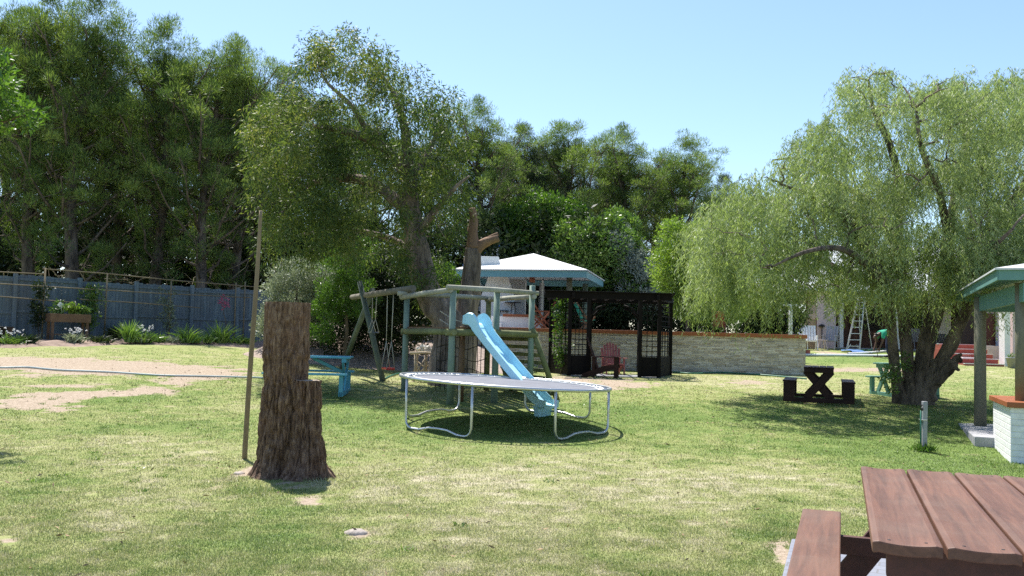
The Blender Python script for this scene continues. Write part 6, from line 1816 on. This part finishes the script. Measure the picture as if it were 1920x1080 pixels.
def tarp_and_pipes():
    c = gpx(1603, 661); n = 14
    X_, Y_ = np.meshgrid(np.linspace(-.36, .36, n), np.linspace(-.9, .9, n)); rng = np.random.default_rng(2)
    Z_ = .02 + fbm(X_ * 6 + 4, Y_ * 5 + 4, 0, 2, 3) * .10
    wx = X_ * (1 + .25 * np.sin(Y_ * 5)); xw = c.x + wx; yw = c.y + Y_
    zz = gz(xw, yw) + Z_; idx = np.arange(n * n).reshape(n, n)
    V = np.stack([xw.ravel() - c.x, yw.ravel() - c.y, zz.ravel() - c.z], 1)
    o = np_mesh('tarp', V, np.stack([idx[:-1, :-1], idx[:-1, 1:], idx[1:, 1:], idx[1:, :-1]], -1).reshape(-1, 4), MATS['tarp_blue'], smooth=False); o.location = c
    tag(o, 'crumpled blue tarpaulin lying on the lawn below the ladder', 'tarpaulin')
    for l, pts in (('long white pipe lying straight across the back lawn', [(1505, 668), (1580, 668.5), (1660, 669.5), (1720, 672)]), ('second white pipe lying at an angle behind the long one', [(1590, 666), (1625, 664), (1668, 660)]), ('white pipe on the lawn right of the pepper tree trunks', [(1742, 658), (1775, 657), (1800, 656)])):
        P_ = [gpx(*p) for p in pts]; m = MB(P_[0]); m.tube([(p.x, p.y, p.z + .05) for p in P_], .05, 8); tag(m.build('pipe', 'white_plastic'), l, 'pipe')
    a = gpx(1513, 667)
    t = MB(a); t.box((a.x, a.y, a.z + .11), (.17, .3, .22)); tag(t.build('brick_block', 'brick_red', bevel=.01), 'small red brick block by the right end of the stone wall', 'brick')
    hose('garden_hose', 'green hose on the grass near the bending person', [(1612, 659), (1640, 658), (1665, 655)], 'hose_green', .03)
tarp_and_pipes()

# ---------------------------------------------------------------- person bending over
def skin(name, verts, edges, radii, mat, parent, sub=2, root=0):
    me = bpy.data.meshes.new(name); me.from_pydata(verts, edges, []); me.update(); me.materials.append(MATS[mat])
    o = bpy.data.objects.new(name, me); COL.objects.link(o); o.parent = parent
    s = o.modifiers.new('skin', 'SKIN'); s.use_smooth_shade = True
    for i, v in enumerate(me.skin_vertices[0].data):
        r = radii[i]; v.radius = (r, r) if not hasattr(r, '__len__') else r; v.use_root = (i == root); v.use_loose = False
    m = o.modifiers.new('sub', 'SUBSURF'); m.levels = sub; m.render_levels = sub
    return o
def person():
    p = at(1662, 668, 35.8); base = Vector((p.x, p.y, G(p.x, p.y)))
    t = thing('person', 'person in a green shirt and jeans bending far forward on the lawn', 'person', base, math.radians(12))
    hip = (.18, 0, .90); V = [hip]; E = []; R = [.13]
    def add(par, co, r): V.append(co); R.append(r); E.append((par, len(V) - 1)); return len(V) - 1
    w = add(0, (.02, 0, 1.00), .125); ch = add(w, (-.18, 0, 1.00), .15); nk = add(ch, (-.34, 0, .93), .065)
    hd = add(nk, (-.42, 0, .86), .085); hd2 = add(hd, (-.49, 0, .79), .085); add(hd2, (-.53, 0, .73), .05); add(hd2, (-.585, 0, .80), .02)
    for s in (-1, 1):
        sh = add(ch, (-.25, .17 * s, .95), .065); el = add(sh, (-.30, .21 * s, .66), .045); wr_ = add(el, (-.40, .17 * s, .42), .032)
        pm = add(wr_, (-.43, .16 * s, .34), .038)
        for f in range(4):
            k = add(pm, (-.47 + f * .022, (.16 + .012) * s, .275 - .008 * (1.5 - abs(f - 1.5))), .010); add(k, (-.465 + f * .022, (.15) * s, .235 + .006 * abs(f - 1)), .008)
        th = add(pm, (-.47, (.13) * s, .31), .010); add(th, (-.485, .12 * s, .28), .008)
        l1 = add(0, (.18, .10 * s, .84), .10); kn = add(l1, (.13, .12 * s, .47), .065); an = add(kn, (.19, .12 * s, .10), .045); hl = add(an, (.16, .12 * s, .05), .045); add(hl, (.02, .13 * s, .035), .035)
    skin('body', V, E, R, 'skin_brown', t)
    SV = [(.16, 0, .93), (.02, 0, 1.005), (-.18, 0, 1.005), (-.30, 0, .955), (-.25, .17, .955), (-.29, .21, .72), (-.25, -.17, .955), (-.29, -.21, .72)]
    skin('shirt', SV, [(0, 1), (1, 2), (2, 3), (2, 4), (4, 5), (2, 6), (6, 7)], [.155, .15, .175, .09, .085, .068, .085, .068], 'shirt_green', t)
    JV = [(.18, 0, .90), (.18, .10, .82), (.13, .12, .47), (.19, .12, .12), (.18, -.10, .82), (.13, -.12, .47), (.19, -.12, .12)]
    skin('jeans', JV, [(0, 1), (1, 2), (2, 3), (0, 4), (4, 5), (5, 6)], [.145, .118, .085, .07, .118, .085, .07], 'jeans', t)
    for s in (-1, 1): skin('shoe', [(.20, .12 * s, .05), (.10, .125 * s, .045), (.0, .13 * s, .04)], [(0, 1), (1, 2)], [.055, .052, .042], 'black_iron', t)
    skin('hair', [(-.40, 0, .90), (-.455, 0, .885), (-.515, 0, .86)], [(0, 1), (1, 2)], [.07, .088, .06], 'hair_black', t)
    for s in (-1, 1): part('ear', 'skin_brown', t, lambda m: m.tube([(-.455, .085 * s, .80), (-.455, .10 * s, .83)], .018, 6))
    for s in (-1, 1): part('eye', 'white_plastic', t, lambda m: m.lathe((-.565, .032 * s, .775), [(0, -.01), (.01, 0), (0, .01)], 8))
    part('mouth', 'terracotta', t, lambda m: m.box((-.575, 0, .725), (.012, .045, .01)))
    # rake-like tool handle in the hands
    m = MB(base); a = base + Vector((-.44, 0, .28)); m.tube([base + Vector((-.36, -.05, .02)), base + Vector((-.46, .04, .95))], .014, 7); m.box(base + Vector((-.36, -.05, .03)), (.36, .04, .05))
    tag(m.build('garden_tool', 'wood_brown'), 'long handled garden tool held by the bending person', 'tool')
person()

# ---------------------------------------------------------------- litter and weeds on the lawn
def litter():
    rng = np.random.default_rng(91)
    n = 2600
    # fallen leaves below the gum and pepper trees and thinly everywhere
    cx = np.concatenate([rng.normal(-2.5, 3.0, n // 3), rng.normal(8.2, 2.6, n // 3), rng.uniform(-9, 9, n - 2 * (n // 3))])
    cy = np.concatenate([rng.normal(19.5, 2.2, n // 3), rng.normal(18.2, 2.0, n // 3), rng.uniform(4.5, 22, n - 2 * (n // 3))])
    k = ~on_paving(cx, cy) & (cy > 4); cx, cy = cx[k], cy[k]; n = len(cx)
    P = np.stack([cx, cy, gz(cx, cy) + .022], 1)
    Dv = unit(np.stack([rng.normal(size=n), rng.normal(size=n), rng.normal(size=n) * .25], 1))
    V, Q = leaf_arrays(P, Dv, rng.uniform(.03, .08, n), rng.uniform(.012, .022, n), rng, .1)
    setting(np_mesh('leaf_litter', V, Q, MATS['dry_leaf']), 'stuff')
    m = 150
    x = rng.uniform(-8, 9, m); y = rng.uniform(4.6, 20, m); k = ~on_paving(x, y) & (fbm(x * .5, y * .5, 0, 61, 3) > .46); x, y = x[k], y[k]; m = len(x)
    c = 22
    X_ = np.repeat(x, c) + rng.normal(size=m * c) * .035; Y_ = np.repeat(y, c) + rng.normal(size=m * c) * .035
    P = np.stack([X_, Y_, gz(X_, Y_)], 1)
    Dv = unit(np.stack([rng.normal(size=m * c) * .8, rng.normal(size=m * c) * .8, np.ones(m * c) * .8], 1))
    V, Q = leaf_arrays(P, Dv, rng.uniform(.02, .06, m * c), rng.uniform(.006, .013, m * c), rng, .1)
    setting(np_mesh('lawn_weeds', V, Q, MATS['leaf_mid']), 'stuff')
mottled('dry_leaf', (.12, .07, .035), (.42, .30, .17), 30, (1, 1, 1), .8, 0)
litter()
